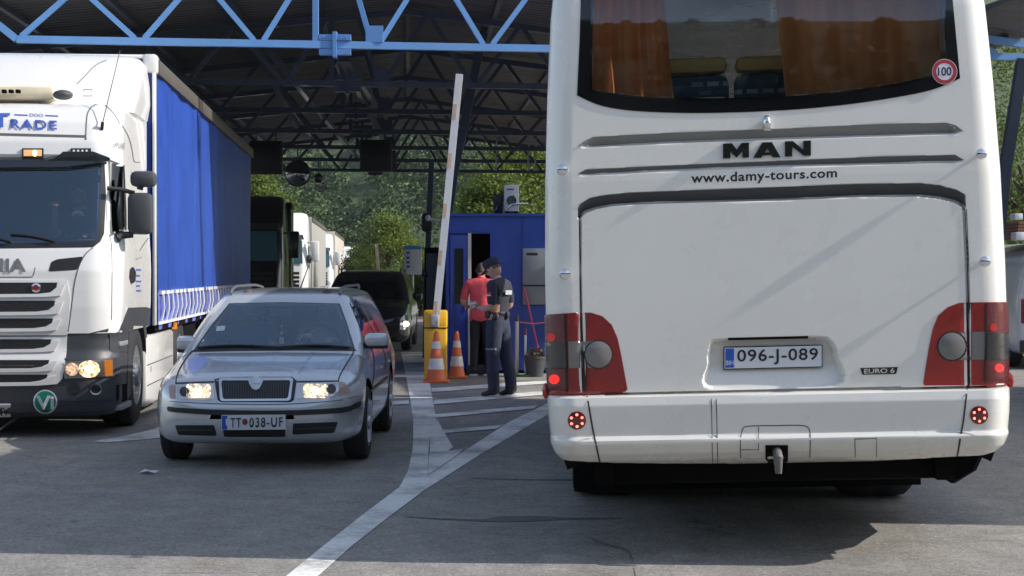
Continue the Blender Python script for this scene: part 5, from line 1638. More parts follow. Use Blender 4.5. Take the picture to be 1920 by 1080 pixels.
# ================================================================== BARRIER, CONES, SMALL THINGS
bar = thing('barrier', 'yellow barrier post with its white striped arm raised upright', 'barrier', tuple(ground(817, 713)))
BO = Vector(bar.location)
M_yel = mat('yellow_paint', (.78, .42, .012), .4, coat=.3, vary=.06, vscale=4, dirt=.3)
mb = MB(); mb.box(-.165, -.16, 0, .165, .18, .98, .025); hb = mb.build('housing', M_yel, bar)
mb = MB(); mb.box(-.17, -.165, .78, .17, .185, 1.03, .03); mb.build('lid', M_yel, bar)
mb = MB(); mb.box(-.168, -.168, .765, .168, .188, .78); mb.build('lid_gap', M_dark, bar)
a0 = at(816, 612, BO.y - .22) - BO; a1 = at(861.5, 139, BO.y - .22) - BO
dirn = (a1 - a0).normalized(); sdn = Vector((dirn.z, 0, -dirn.x))
M_arm = mat('arm_white', (.74, .74, .72), .4, coat=.2, vary=.05, vscale=6)
M_ostr = mat('faded_orange', (.62, .46, .33), .6, vary=.2, vscale=15)
def armbox(mb, t0, t1, w, d0, d1):
    p, q = a0.lerp(a1, t0), a0.lerp(a1, t1)
    mb.prism([p - sdn * w, p + sdn * w, q + sdn * w, q - sdn * w], (0, 0, 0)) if False else None
    V = [p - sdn * w, p + sdn * w, q + sdn * w, q - sdn * w]
    mb.add([v + Vector((0, d0, 0)) for v in V] + [v + Vector((0, d1, 0)) for v in V], [(0, 1, 2, 3), (7, 6, 5, 4), (0, 4, 5, 1), (1, 5, 6, 2), (2, 6, 7, 3), (3, 7, 4, 0)])
mb = MB(); armbox(mb, 0, 1, .052, -.03, .03); arm = mb.build('arm', M_arm, bar, smooth=False)
for (y0, y1) in ((196, 226), (288, 316), (382, 408), (470, 497), (565, 592)):
    t0, t1 = (612 - y1) / 473, (612 - y0) / 473
    mb = MB(); p, q = a0.lerp(a1, t0), a0.lerp(a1, t1); w = .027
    V = [p - sdn * (.052), p + sdn * w * .1, q + sdn * w * .1, q - sdn * .052]
    mb.add([v + Vector((.004, -.034, 0)) for v in V] + [v + Vector((.004, -.029, 0)) for v in V], [(0, 1, 2, 3), (7, 6, 5, 4), (0, 4, 5, 1), (1, 5, 6, 2), (2, 6, 7, 3), (3, 7, 4, 0)])
    mb.build('stripe', M_ostr, arm, smooth=False)
mb = MB(); c = a0.lerp(a1, .03); mb.box(c.x - .075, c.y - .05, c.z - .12, c.x + .045, c.y + .16, c.z + .06, .02); mb.lathe([(.04, -.08), (.04, -.04), (.02, -.03)], (c.x - .01, c.y, c.z - .05), 'y', 12)
mb.build('hinge', mat('hinge_grey', (.42, .42, .41), .45, .5, vary=.3, vscale=20), bar)


def cone(label, px, py, h, r, tilt=0.0):
    t = thing('traffic_cone', label, 'traffic cone', tuple(ground(px, py)), group='orange cones at the barrier island')
    mb = MB(); mb.box(-r * 1.18, -r * 1.18, 0, r * 1.18, r * 1.18, .035, .012); mb.build('base', M_oran, t)
    cr = lambda z: r * .97 * (1 - z / h) + .028 * (z / h)
    mb = MB(); mb.lathe([(cr(.03), .03), (cr(h * .5), h * .5), (cr(h * .97), h * .97), (.018, h), (0, h)], n=24); mb.build('cone_body', M_oran, t)
    for z0, z1 in ((.26, .47), (.66, .80)):
        mb = MB(); mb.lathe([(cr(h * z0) + .003, h * z0), (cr(h * z1) + .003, h * z1)], n=24, capends=False); mb.build('reflective_sleeve', mat('sleeve_white', (.62, .61, .58), .5, vary=.25, vscale=18), t)
    return t
M_oran = mat('cone_orange', (.72, .13, .03), .55, vary=.12, vscale=9, dirt=.35)
cone('orange traffic cone with two white bands directly before the yellow barrier post', 818, 717, .74, .155)
cone('orange traffic cone with two white bands against the blue kiosk wall', 856.5, 709, .70, .13)

# info board, pole, posts, broom, pot
p = at(774, 515, 46)
sg_ = thing('information_board', 'blue and white information board on a pole beyond the canopy', 'sign', (p.x, 46, 0))
w = 33 / F * 46; h = 55 / F * 46
mb = MB(); mb.box(-w / 2, -.02, p.z, w / 2, .02, p.z + h, .01); bd = mb.build('board', mat('board_white', (.62, .66, .72), .4), sg_)
mb = MB(); mb.box(-w / 2 + .01, -.028, p.z + h * .86, w / 2 - .01, -.019, p.z + h * .985); mb.build('board_header', mat('board_blue', (.08, .28, .62), .4), bd)
mb = MB(); q0 = p.z
for k, (fx, fz) in enumerate(((-.3, .74), (-.3, .58), (-.3, .42), (-.3, .27))):
    mb = MB(); mb.box(w * fx - .03, -.026, q0 + h * fz - .03, w * fx + .06, -.019, q0 + h * fz + .03); mb.build('pictogram', M_euro, bd)
mb = MB(); mb.tube([(0, .05, 0), (0, .05, p.z + h * .9)], .03, 8); mb.build('pole', M_steel, sg_)
mb = MB(); a_, b_ = at(706, 460, 62), at(713, 515, 62)
wp = thing('wooden_pole', 'pale leaning wooden pole before the bushes', 'pole', (b_.x, 62, 0))
mb.tube([Vector((.06, 0, 0)), a_ - Vector(wp.location)], [.07, .055], 8); mb.build('shaft', mat('bare_wood', (.42, .33, .24), .8, vary=.2, vscale=8), wp)
mb = MB(); mb.tube([a_ - Vector(wp.location) + Vector((0, 0, -.02)), a_ - Vector(wp.location) + Vector((0, 0, .05))], .06, 8); mb.build('cap', M_steel, wp)
def post(label, px, y0, y1, y, r, m_, capm):
    t = thing('marker_post', label, 'post', (at(px, y1, y).x, y, 0))
    z = at(px, y0, y).z
    mb = MB(); mb.lathe([(r, 0), (r, z - .1)], n=12); mb.build('shaft', m_, t)
    mb = MB(); mb.lathe([(r * 1.05, z - .1), (r * 1.05, z - .01), (r * .6, z), (0, z)], n=12); mb.build('cap', capm, t)
post('thick pale post with dark top behind the policeman', 969, 590, 690, 25.6, .03, mat('post_cream', (.5, .45, .38), .5), M_grey)
post('thin white post with red top between policeman and broom', 985, 616, 690, 25.6, .018, M_plate, M_redB)
bo = thing('broom', 'long red-handled broom leaning against the kiosk wall', 'broom', (at(1011, 664, 25.9).x, 25.9, 0))
BOo = Vector(bo.location)
mb = MB(); mb.tube([at(1012, 668, 25.9) - BOo, at(983, 540, 26.2) - BOo], .016, 8); mb.build('handle', mat('broom_red', (.50, .05, .10), .4), bo)
e_ = at(1012, 668, 25.9) - BOo
mb = MB(); mb.box(e_.x - .12, e_.y - .03, e_.z - .10, e_.x + .10, e_.y + .03, e_.z + .0, .02); mb.build('brush_head', M_black, bo)
pot = thing('flower_pot', 'grey flower pot with a withered plant by the kiosk wall', 'flower pot', (at(1003, 700, 25.5).x, 25.5, 0))
mb = MB(); mb.lathe([(.12, 0), (.165, .27), (.175, .28), (.175, .31), (.15, .31), (.14, .25), (0, .25)], n=24); mb.build('pot', M_grey, pot)
mb = MB(); r_ = random.Random(4)
for k in range(60):
    a = r_.uniform(0, 6.3); rr = r_.uniform(.01, .15); zz = r_.uniform(.27, .40); c = Vector((rr * math.cos(a), rr * math.sin(a), zz)); u = Vector((r_.uniform(-1, 1), r_.uniform(-1, 1), r_.uniform(-.5, 1))).normalized() * .05; v = u.cross(Vector((r_.random(), r_.random(), .3))).normalized() * .02
    mb.add([c - u - v, c + u - v, c + u + v, c - u + v], [(0, 1, 2, 3)])
mb.build('plant', mat('withered_plant', (.16, .12, .08), .8, vary=.4, vscale=20), pot, smooth=False)
tp = tag(MB().tube([at(975, 604, 25.7) - Vector((.2, 25.7, 0)), at(1000, 607, 25.9) - Vector((.2, 25.7, 0)), at(1040, 603, 26.1) - Vector((.2, 25.7, 0))], .008, 5).build('cordon_tape', M_oran), 'thin orange cordon tape stretched before the kiosk wall', 'tape'); tp.location = (.2, 25.7, 0)
tf = tag(MB().box(-.16, -.05, 0, .16, .05, .035, .012).build('turf_mat', mat('turf_green', (.06, .16, .03), .9, bump=.6, bscale=60)), 'small green turf mat at the foot of the posts', 'mat'); tf.location = (at(983, 694, 25.5).x, 25.45, 0)
# dark cabinet, loudspeaker beside the kiosk
cb = thing('electrical_cabinet', 'tall dark cabinet standing left of the kiosk behind the barrier post', 'cabinet', (at(812, 690, 28.2).x, 28.2, 0))
mb = MB(); mb.box(-.14, -.1, 0, .13, .25, 2.0, .02); mb.build('case', M_dark, cb)
mb = MB(); mb.box(-.11, -.112, .2, .10, -.099, 1.9, .004); mb.build('door', M_black, cb)
mb = MB(); mb.ball((-.12, -.08, 1.55), (.07, .06, .06), 10, 8); mb.build('lamp', M_black, cb)
ls = thing('loudspeaker', 'black loudspeaker with a pale bracket on the canopy post', 'loudspeaker', tuple(at(801, 412, 30.85)))
mb = MB(); mb.box(-.10, -.12, -.22, .10, .12, .12, .05); mb.build('case', M_black, ls)
mb = MB(); mb.tube([(.02, -.1, .0), (.10, -.12, .0), (.24, -.1, -.02)], .022, 6); mb.ball((.02, -.12, .03), (.05, .04, .06), 8, 6); mb.build('bracket', M_plate, ls)
# ================================================================== PEOPLE
def skin_body(J, E, roots=('pelvis',)):
    """J: name -> (pos, radius), E: edges by name; returns verts, faces grown by the Skin modifier"""
    names = list(J); ix = {n: i for i, n in enumerate(names)}
    me = bpy.data.meshes.new('skeleton')
    me.from_pydata([J[n][0] for n in names], [(ix[a], ix[b]) for a, b in E], [])
    o = bpy.data.objects.new('skeleton', me); COL.objects.link(o)
    o.modifiers.new('skin', 'SKIN')
    for i, n in enumerate(names):
        r = J[n][1]; r = r if isinstance(r, tuple) else (r, r)
        me.skin_vertices[0].data[i].radius = r
        me.skin_vertices[0].data[i].use_root = n in roots
    s = o.modifiers.new('sub', 'SUBSURF'); s.levels = 2
    dg = bpy.context.evaluated_depsgraph_get()
    m2 = bpy.data.meshes.new_from_object(o.evaluated_get(dg))
    V = [v.co.copy() for v in m2.vertices]; Fc = [tuple(p.vertices) for p in m2.polygons]
    bpy.data.objects.remove(o); bpy.data.meshes.remove(m2)
    return V, Fc


def segdist(p, a, b):
    ab = b - a; t = max(0, min(1, (p - a).dot(ab) / max(ab.length_squared, 1e-9)))
    return (p - a - ab * t).length


def head_mesh(mb, c, R, skin_i, hair_i, eye_i, size=1.0, hair='short'):
    """skull with brow, nose, lips, chin and ears; faces -y before rotation R"""
    n, m = 28, 22
    V = []
    for i in range(m + 1):
        th = math.pi * i / m
        for k in range(n):
            a = 2 * math.pi * k / n
            x, y, z = math.sin(th) * math.sin(a), -math.sin(th) * math.cos(a), math.cos(th)
            X, Y, Z = .076 * x, .098 * y, .118 * z
            if z < -.1: X *= 1 - .22 * min(1, (-z - .1)); 
            f = max(0, -y)
            if f > .3:
                g = lambda px, pz, sx, sz: math.exp(-((x - px) / sx) ** 2 - ((z - pz) / sz) ** 2)
                Y -= .026 * g(0, -.12, .13, .16) + .010 * g(0, .06, .10, .2) - .010 * (g(.38, .08, .2, .12) + g(-.38, .08, .2, .12))
                Y -= .008 * g(0, .24, .5, .10) + .010 * g(0, -.44, .28, .07) + .014 * g(0, -.74, .3, .16)
            V.append(R @ (Vector((X, Y, Z)) * size) + c)
    mb.mi = skin_i
    mb.add(V, [(i * n + k, (i + 1) * n + k, (i + 1) * n + (k + 1) % n, i * n + (k + 1) % n) for i in range(m) for k in range(n)])
    for s in (-1, 1):
        mb.mi = skin_i
        mb.ball(R @ (Vector((s * .078, .012, -.005)) * size) + c, (.010 * size, .020 * size, .032 * size), 10, 8, M=R.to_3x3())
        mb.mi = eye_i
        mb.ball(R @ (Vector((s * .030, -.088, .010)) * size) + c, .0085 * size, 8, 6)
    mb.mi = skin_i


def hair_cap(c, R, size=1.0, low=-.25, front=.35):
    mb = MB(); n, m = 28, 14; V = []; Fc = []
    for i in range(m + 1):
        for k in range(n):
            a = 2 * math.pi * k / n
            back = (1 + math.cos(a)) / 2      # 1 at the back (+y), 0 at the face
            lim = math.acos(max(-.95, min(.95, front + (low - front) * min(1, back * 1.6))))
            th = lim * i / m
            x, y, z = math.sin(th) * math.sin(a), math.sin(th) * math.cos(a), math.cos(th)
            V.append(R @ (Vector((.082 * x, .104 * y, .124 * z)) * size) + c)
    for i in range(m):
        for k in range(n): Fc.append((i * n + k, (i + 1) * n + k, (i + 1) * n + (k + 1) % n, i * n + (k + 1) % n))
    mb.add(V, Fc); return mb


def hand(J, E, LBL, side, wrist, fwd, up, curl=.5):
    """palm, four unequal bent fingers and a thumb rooted at the wrist joint"""
    fwd, up = Vector(fwd).normalized(), Vector(up).normalized()
    lat = fwd.cross(up).normalized()
    w = Vector(J[wrist][0])
    pk = wrist + '_palm'; J[pk] = (tuple(w + fwd * .055), (.032, .017)); E.append((wrist, pk)); LBL[(wrist, pk)] = 'skin'
    for k, (off, ln) in enumerate(((-.027, .068), (-.009, .078), (.009, .074), (.026, .058))):
        a = w + fwd * .085 + lat * off; b = a + (fwd * (1 - curl * .5) - up * curl * .6).normalized() * ln * .55; c = b + (fwd * (1 - curl) - up * curl * 1.2).normalized() * ln * .5
        n0, n1, n2 = f'{wrist}_f{k}a', f'{wrist}_f{k}b', f'{wrist}_f{k}c'
        J[n0] = (tuple(a), .0095); J[n1] = (tuple(b), .009); J[n2] = (tuple(c), .0075)
        for e in ((pk, n0), (n0, n1), (n1, n2)): E.append(e); LBL[e] = 'skin'
    a = w + fwd * .03 + lat * side * .034; b = a + (fwd * .7 + lat * side * .5 - up * .4).normalized() * .04; c = b + (fwd * .9 - up * .3).normalized() * .03
    n0, n1, n2 = f'{wrist}_ta', f'{wrist}_tb', f'{wrist}_tc'
    J[n0] = (tuple(a), .012); J[n1] = (tuple(b), .010); J[n2] = (tuple(c), .008)
    for e in ((wrist, n0), (n0, n1), (n1, n2)): E.append(e); LBL[e] = 'skin'


def build_person(root, J, E, LBL, mats, headc, headR, size=1.0, hem=None):
    """mats: label -> material; one continuous body mesh"""
    V, Fc = skin_body(J, E)
    order = list(mats); mb = MB()
    segs = [(Vector(J[a][0]), Vector(J[b][0]), LBL.get((a, b), LBL.get((b, a), 'shirt')), J[a][1], J[b][1]) for a, b in E]
    o = len(mb.V); mb.V += [tuple(v) for v in V]
    for f in Fc:
        c = sum((V[i] for i in f), Vector()) / len(f)
        best = min(segs, key=lambda s: segdist(c, s[0], s[1]))
        lab = best[2]
        if hem is not None and lab in ('shirt', 'trousers'): lab = 'shirt' if c.z > hem else 'trousers'
        mb.F.append(f); mb.M.append(order.index(lab))
    head_mesh(mb, headc, headR, order.index('skin'), 0, order.index('eye'), size)
    ob = mesh('body', mb.V, mb.F, [mats[k] for k in order], root, True, 60, mb.M)
    bm = bmesh.new(); bm.from_mesh(ob.data); bmesh.ops.recalc_face_normals(bm, faces=bm.faces[:]); bm.to_mesh(ob.data); bm.free()
    return ob


M_eye = mat('dark_eye', (.02, .015, .012), .2)
M_navy = mat('navy_uniform', (.026, .028, .045), .8, bump=.9, bscale=9, vary=.2, vscale=7)
M_navy2 = mat('navy_trousers', (.028, .036, .066), .85, bump=1.0, bscale=8, vary=.25, vscale=6)
M_redsh = mat('red_shirt', (.70, .085, .10), .75, bump=.8, bscale=8, vary=.15, vscale=6)
M_blktr = mat('black_trousers', (.012, .012, .014), .8, bump=.3, bscale=12)
M_shoe = mat('dark_shoe', (.02, .018, .016), .5)
M_hair = mat('grey_brown_hair', (.07, .05, .04), .7, bump=.6, bscale=80)
M_hair2 = mat('short_cropped_hair', (.11, .075, .055), .75, bump=.5, bscale=120)

# ---- policeman: turned left and away, head bent over papers in his hands
pol = thing('person', 'man in dark navy uniform and cap reading papers in his hands', 'person', tuple(ground(934, 744)), math.radians(-118))
J = {'pelvis': ((0, .0, .97), (.150, .115)), 'waist': ((0, .0, 1.08), (.150, .110)), 'chest': ((0, .015, 1.28), (.175, .125)), 'upchest': ((0, .02, 1.41), (.150, .105)), 'neck': ((0, .0, 1.495), .056), 'nape': ((0, -.035, 1.55), .052)}
E = [('pelvis', 'waist'), ('waist', 'chest'), ('chest', 'upchest'), ('upchest', 'neck'), ('neck', 'nape')]
LBL = {('neck', 'nape'): 'skin', ('upchest', 'neck'): 'shirt', ('pelvis', 'waist'): 'trousers'}
for s, n in ((1, 'l'), (-1, 'r')):
    fx = .10 if s > 0 else .09; fy = -.02 if s > 0 else .12
    J.update({n + 'hip': ((s * .085, 0, .90), (.118, .135)), n + 'thigh': ((s * .098, fy * .3 - .005, .70), (.108, .118)), n + 'knee': ((s * .10, fy * .6 - .01, .49), .088), n + 'shin': ((s * .10, fy, .28), .086), n + 'cuff': ((s * .10, fy + .01, .12), .082),
              n + 'ankle': ((s * .10, fy + .015, .075), .045), n + 'ball': ((s * .105, fy - .10, .040), (.048, .034)), n + 'toe': ((s * .108, fy - .17, .034), (.040, .026)), n + 'heel': ((s * .10, fy + .05, .038), (.038, .034))})
    for a, b, l in (('pelvis', n + 'hip', 'trousers'), (n + 'hip', n + 'thigh', 'trousers'), (n + 'thigh', n + 'knee', 'trousers'), (n + 'knee', n + 'shin', 'trousers'), (n + 'shin', n + 'cuff', 'trousers'), (n + 'cuff', n + 'ankle', 'shoe'), (n + 'ankle', n + 'ball', 'shoe'), (n + 'ball', n + 'toe', 'shoe'), (n + 'ankle', n + 'heel', 'shoe')):
        E.append((a, b)); LBL[(a, b)] = l
    J.update({n + 'sh': ((s * .185, .015, 1.425), .074), n + 'um': ((s * .222, .035, 1.30), .072), n + 'sl': ((s * .238, .04, 1.19), .066), n + 'el': ((s * .238, .03, 1.135), .045), n + 'fa': ((s * .17, -.12, 1.125), .041), n + 'wr': ((s * .085, -.235, 1.135), .027)})
    for a, b, l in (('upchest', n + 'sh', 'shirt'), (n + 'sh', n + 'um', 'shirt'), (n + 'um', n + 'sl', 'shirt'), (n + 'sl', n + 'el', 'skin'), (n + 'el', n + 'fa', 'skin'), (n + 'fa', n + 'wr', 'skin')):
        E.append((a, b)); LBL[(a, b)] = l
    hand(J, E, LBL, -s, n + 'wr', (-s * .45, -.85, .15), (0, .1, 1), .6)
hc = Vector((0, -.065, 1.625)); hR = Matrix.Rotation(math.radians(30), 3, 'X')
build_person(pol, J, E, LBL, {'skin': M_skin, 'shirt': M_navy, 'trousers': M_navy2, 'shoe': M_shoe, 'eye': M_eye}, hc, hR)
hair_cap(hc, hR, 1.0, -.15, .60).build('hair', M_hair2, pol)
mb = MB(); n = 28; V = []
for i, (rs_, hz) in enumerate(((1.06, .030), (1.10, .05), (1.13, .085), (1.08, .118), (.86, .138), (.0, .146))):
    for k in range(n):
        a = 2 * math.pi * k / n
        V.append(hR @ Vector((.080 * rs_ * math.sin(a), .104 * rs_ * math.cos(a) + .004, hz + .012 * math.cos(a) * -.6)) + hc)
mb.add(V, [(i * n + k, i * n + (k + 1) % n, (i + 1) * n + (k + 1) % n, (i + 1) * n + k) for i in range(5) for k in range(n)])
cap = mb.build('cap', M_navy, pol)
mb = MB(); pts = []
for k in range(13):
    a = math.radians(-62 + 124 * k / 12); pts.append((a, .083 * math.sin(a), -.108 * math.cos(a)))
V = [hR @ Vector((x, y, .042)) + hc for a, x, y in pts] + [hR @ Vector((x * .95, y - .092 * math.cos(a) ** .8, .022)) + hc for a, x, y in pts]
V += [v + hR @ Vector((0, 0, -.006)) for v in V]
N_ = 13
Fq = [(i, i + 1, N_ + i + 1, N_ + i) for i in range(12)] + [(2 * N_ + i, 3 * N_ + i, 3 * N_ + i + 1, 2 * N_ + i + 1) for i in range(12)] + [(N_ + i, N_ + i + 1, 3 * N_ + i + 1, 3 * N_ + i) for i in range(12)]
mb.add(V, Fq); mb.build('peak', M_navy, cap)
mb = MB()
for k in range(7):
    a0_, a1_ = math.radians(-30 + 60 * k / 7), math.radians(-30 + 60 * (k + 1) / 7)
    V = [hR @ Vector((.0915 * math.sin(a), -.118 * math.cos(a) + .004, z)) + hc for a, z in ((a0_, .066), (a1_, .066), (a1_, .090), (a0_, .090))]
    mb.add(V, [(0, 1, 2, 3)])
mb.build('cap_badge', mat('silver_thread', (.42, .42, .44), .6), cap)
mb = MB(); mb.lathe([(.156, 1.035), (.158, 1.04), (.158, 1.075), (.156, 1.08)], n=32, M=Matrix.Diagonal((1, .80, 1, 1)))
mb.box(.12, -.10, 1.0, .175, -.03, 1.09, .01); mb.box(.14, .02, .99, .185, .08, 1.08, .01); mb.box(-.05, .11, 1.0, .03, .15, 1.08, .01)
mb.build('duty_belt', M_black, pol)
mb = MB(); mb.prism([(-.085, .150, 1.355), (.085, .150, 1.355), (.085, .150, 1.30), (-.085, .150, 1.30)], (0, .004, 0)); mb.build('back_patch', mat('silver_tape', (.45, .47, .48), .5, vary=.3, vscale=60), pol)
mb = MB()
for z0, z1 in ((1.285, 1.335),): mb.box(.288, -.005, z0, .296, .055, z1, .002)
sl = mb.build('sleeve_flag', mat('flag_red', (.45, .05, .06), .6), pol)
mb = MB(); mb.box(.2955, -.005, 1.285, .2975, .055, 1.302); mb.build('flag_stripe', M_plate, sl)
mb = MB(); mb.box(.15, -.02, 1.488, .22, .03, 1.497, .004); mb.build('epaulette', M_plate, pol)
mb = MB(); mb.lathe([(.030, -.016), (.034, -.01), (.034, .01), (.030, .016)], n=16, M=Matrix.Translation(Vector(J['lwr'][0]).lerp(Vector(J['lfa'][0]), .12)) @ (Vector(J['lwr'][0]) - Vector(J['lfa'][0])).to_track_quat('Z', 'Y').to_matrix().to_4x4()); mb.build('wristwatch', M_black, pol)
mb = MB(); mb.box(.172, -.07, .60, .205, .07, .625, .004); mb.build('pocket_trim', mat('grey_piping', (.18, .19, .2), .6), pol)
pp = thing('papers', 'white papers held in the policeman\'s hands', 'papers', tuple(ROOT[pol.name] @ Vector((0, -.36, 1.13))), math.radians(-118))
mb = MB(); mb.prism([(-.055, -.05, .02), (.05, -.06, .035), (.055, .05, .045), (-.05, .055, .03)], (0, .012, .022)); mb.build('sheet', M_plate, pp)
mb = MB(); mb.prism([(-.03, -.03, .05), (.035, -.035, .06), (.03, .04, .075), (-.03, .035, .062)], (0, .004, .008)); mb.build('booklet', M_plate, pp)

# ---- man in red, back to the camera at the kiosk door
red = thing('person', 'man in red shirt and black trousers facing the kiosk doorway', 'person', tuple(ground(902, 704)), math.radians(172))
J = {'pelvis': ((0, 0, .94), (.150, .118)), 'waist': ((0, 0, 1.05), (.178, .135)), 'chest': ((0, .01, 1.26), (.190, .135)), 'upchest': ((0, .02, 1.40), (.160, .110)), 'neck': ((0, .0, 1.48), .058), 'nape': ((0, -.03, 1.535), .054)}
E = [('pelvis', 'waist'), ('waist', 'chest'), ('chest', 'upchest'), ('upchest', 'neck'), ('neck', 'nape')]
LBL = {('neck', 'nape'): 'skin', ('pelvis', 'waist'): 'shirt'}
for s, n in ((1, 'l'), (-1, 'r')):
    fy = .05 if s > 0 else -.03
    J.update({n + 'hip': ((s * .085, 0, .86), (.105, .11)), n + 'knee': ((s * .10, fy * .5 - .01, .48), .074), n + 'cuff': ((s * .105, fy + .01, .12), .066), n + 'ankle': ((s * .105, fy + .015, .075), .045), n + 'ball': ((s * .115, fy - .10, .040), (.046, .032)), n + 'toe': ((s * .12, fy - .16, .034), (.038, .025)), n + 'heel': ((s * .105, fy + .05, .038), (.036, .032))})
    for a, b, l in (('pelvis', n + 'hip', 'trousers'), (n + 'hip', n + 'knee', 'trousers'), (n + 'knee', n + 'cuff', 'trousers'), (n + 'cuff', n + 'ankle', 'shoe'), (n + 'ankle', n + 'ball', 'shoe'), (n + 'ball', n + 'toe', 'shoe'), (n + 'ankle', n + 'heel', 'shoe')):
        E.append((a, b)); LBL[(a, b)] = l
    J.update({n + 'sh': ((s * .195, .02, 1.41), .078), n + 'um': ((s * .245, .03, 1.27), .076), n + 'sl': ((s * .265, .02, 1.17), .066), n + 'el': ((s * .27, .0, 1.10), .046), n + 'fa': ((s * .22, -.14, 1.06), .041), n + 'wr': ((s * .15, -.25, 1.06), .028)})
    for a, b, l in (('upchest', n + 'sh', 'shirt'), (n + 'sh', n + 'um', 'shirt'), (n + 'um', n + 'sl', 'shirt'), (n + 'sl', n + 'el', 'skin'), (n + 'el', n + 'fa', 'skin'), (n + 'fa', n + 'wr', 'skin')):
        E.append((a, b)); LBL[(a, b)] = l
    hand(J, E, LBL, -s, n + 'wr', (-s * .3, -.9, 0), (0, .1, 1), .5)
hc = Vector((0, -.05, 1.61)); hR = Matrix.Rotation(math.radians(16), 3, 'X')
build_person(red, J, E, LBL, {'skin': M_skin, 'shirt': M_redsh, 'trousers': M_blktr, 'shoe': M_shoe, 'eye': M_eye}, hc, hR, hem=.855)
hair_cap(hc, hR, 1.02, -.45, .45).build('hair', M_hair, red)
mb = MB()
for s in (-1, 1): mb.box(s * .105 - .05, -.20 + (.05 if s > 0 else -.03), 0, s * .105 + .06, .10 + (.05 if s > 0 else -.03), .022, .008)
mb.build('shoe_sole', M_plate, red)
mb = MB(); mb.lathe([(.060, 1.475), (.066, 1.49), (.064, 1.515), (.058, 1.52)], n=20, M=Matrix.Translation((0, -.01, 0)) @ Matrix.Diagonal((1.08, 1, 1, 1))); mb.build('collar', M_redsh, red)


def sitter(label, xyz, shirt, hairm, handpose, rz=0.0):
    """person on a seat: thighs forward, arms reaching to the wheel"""
    t = thing('person', label, 'person', xyz, rz)
    J = {'pelvis': ((0, 0, .12), (.16, .12)), 'waist': ((0, .02, .26), (.155, .12)), 'chest': ((0, .06, .44), (.18, .125)), 'upchest': ((0, .07, .56), (.15, .10)), 'neck': ((0, .06, .65), .055), 'nape': ((0, .04, .70), .052)}
    E = [('pelvis', 'waist'), ('waist', 'chest'), ('chest', 'upchest'), ('upchest', 'neck'), ('neck', 'nape')]
    LBL = {('neck', 'nape'): 'skin', ('pelvis', 'waist'): 'trousers'}
    for s, n in ((1, 'l'), (-1, 'r')):
        J.update({n + 'hip': ((s * .10, -.02, .10), .10), n + 'knee': ((s * .13, -.42, .14), .072), n + 'foot': ((s * .13, -.50, -.22), .055)})
        for a, b in (('pelvis', n + 'hip'), (n + 'hip', n + 'knee'), (n + 'knee', n + 'foot')): E.append((a, b)); LBL[(a, b)] = 'trousers'
        wx, wy, wz = handpose[0 if s > 0 else 1]
        J.update({n + 'sh': ((s * .19, .06, .57), .072), n + 'sl': ((s * .24, -.02, .42), .062), n + 'el': ((s * .24, -.06, .36), .045), n + 'wr': ((wx, wy, wz), .028)})
        for a, b, l in (('upchest', n + 'sh', 'shirt'), (n + 'sh', n + 'sl', 'shirt'), (n + 'sl', n + 'el', 'skin'), (n + 'el', n + 'wr', 'skin')): E.append((a, b)); LBL[(a, b)] = l
        hand(J, E, LBL, -s, n + 'wr', (-s * .2, -.8, .3), (0, .2, 1), .6)
    hc = Vector((0, .02, .80)); hR = Matrix.Rotation(math.radians(6), 3, 'X')
    build_person(t, J, E, LBL, {'skin': M_skin, 'shirt': shirt, 'trousers': M_blktr, 'shoe': M_shoe, 'eye': M_eye}, hc, hR)
    hair_cap(hc, hR, 1.0, -.4, .5).build('hair', hairm, t)
    return t


M_blush = mat('blue_shirt', (.05, .14, .38), .8, bump=.2, bscale=15)
M_pale = mat('pale_shirt', (.42, .42, .42), .8, bump=.2, bscale=15)
sitter('driver in pale shirt with a hand on the silver estate wheel', tuple(KM @ Vector((.37, 2.05, .50))), M_pale, M_hair, ((.30 - .2, -.34, .46), (-.14, -.34, .50)))
sitter('passenger in blue shirt in the silver estate front seat', tuple(KM @ Vector((-.36, 2.08, .50))), M_blush, M_hair2, ((.15, -.25, .16), (-.15, -.25, .16)))
dl = TM @ (TM.inverted() @ at(150, 440, 17.0)); 
sitter('lorry driver behind the windscreen with one hand raised', tuple(Vector((dl.x, dl.y, 1.58))), M_navy, M_hair2, ((.15, -.30, .35), (-.19, -.33, .66)), TRZ)
# ================================================================== QUEUE OF LORRIES
M_lwhite = mat('lorry_white', (.74, .74, .73), .3, coat=.4, vary=.03)
M_beige = mat('beige_tarpaulin', (.42, .38, .33), .6, vary=.06, vscale=.8)
M_greyt = mat('grey_tarpaulin', (.30, .29, .27), .6, vary=.06, vscale=.8)
M_tealgl = mat('teal_screen', (.05, .12, .15), .08, coat=.3)


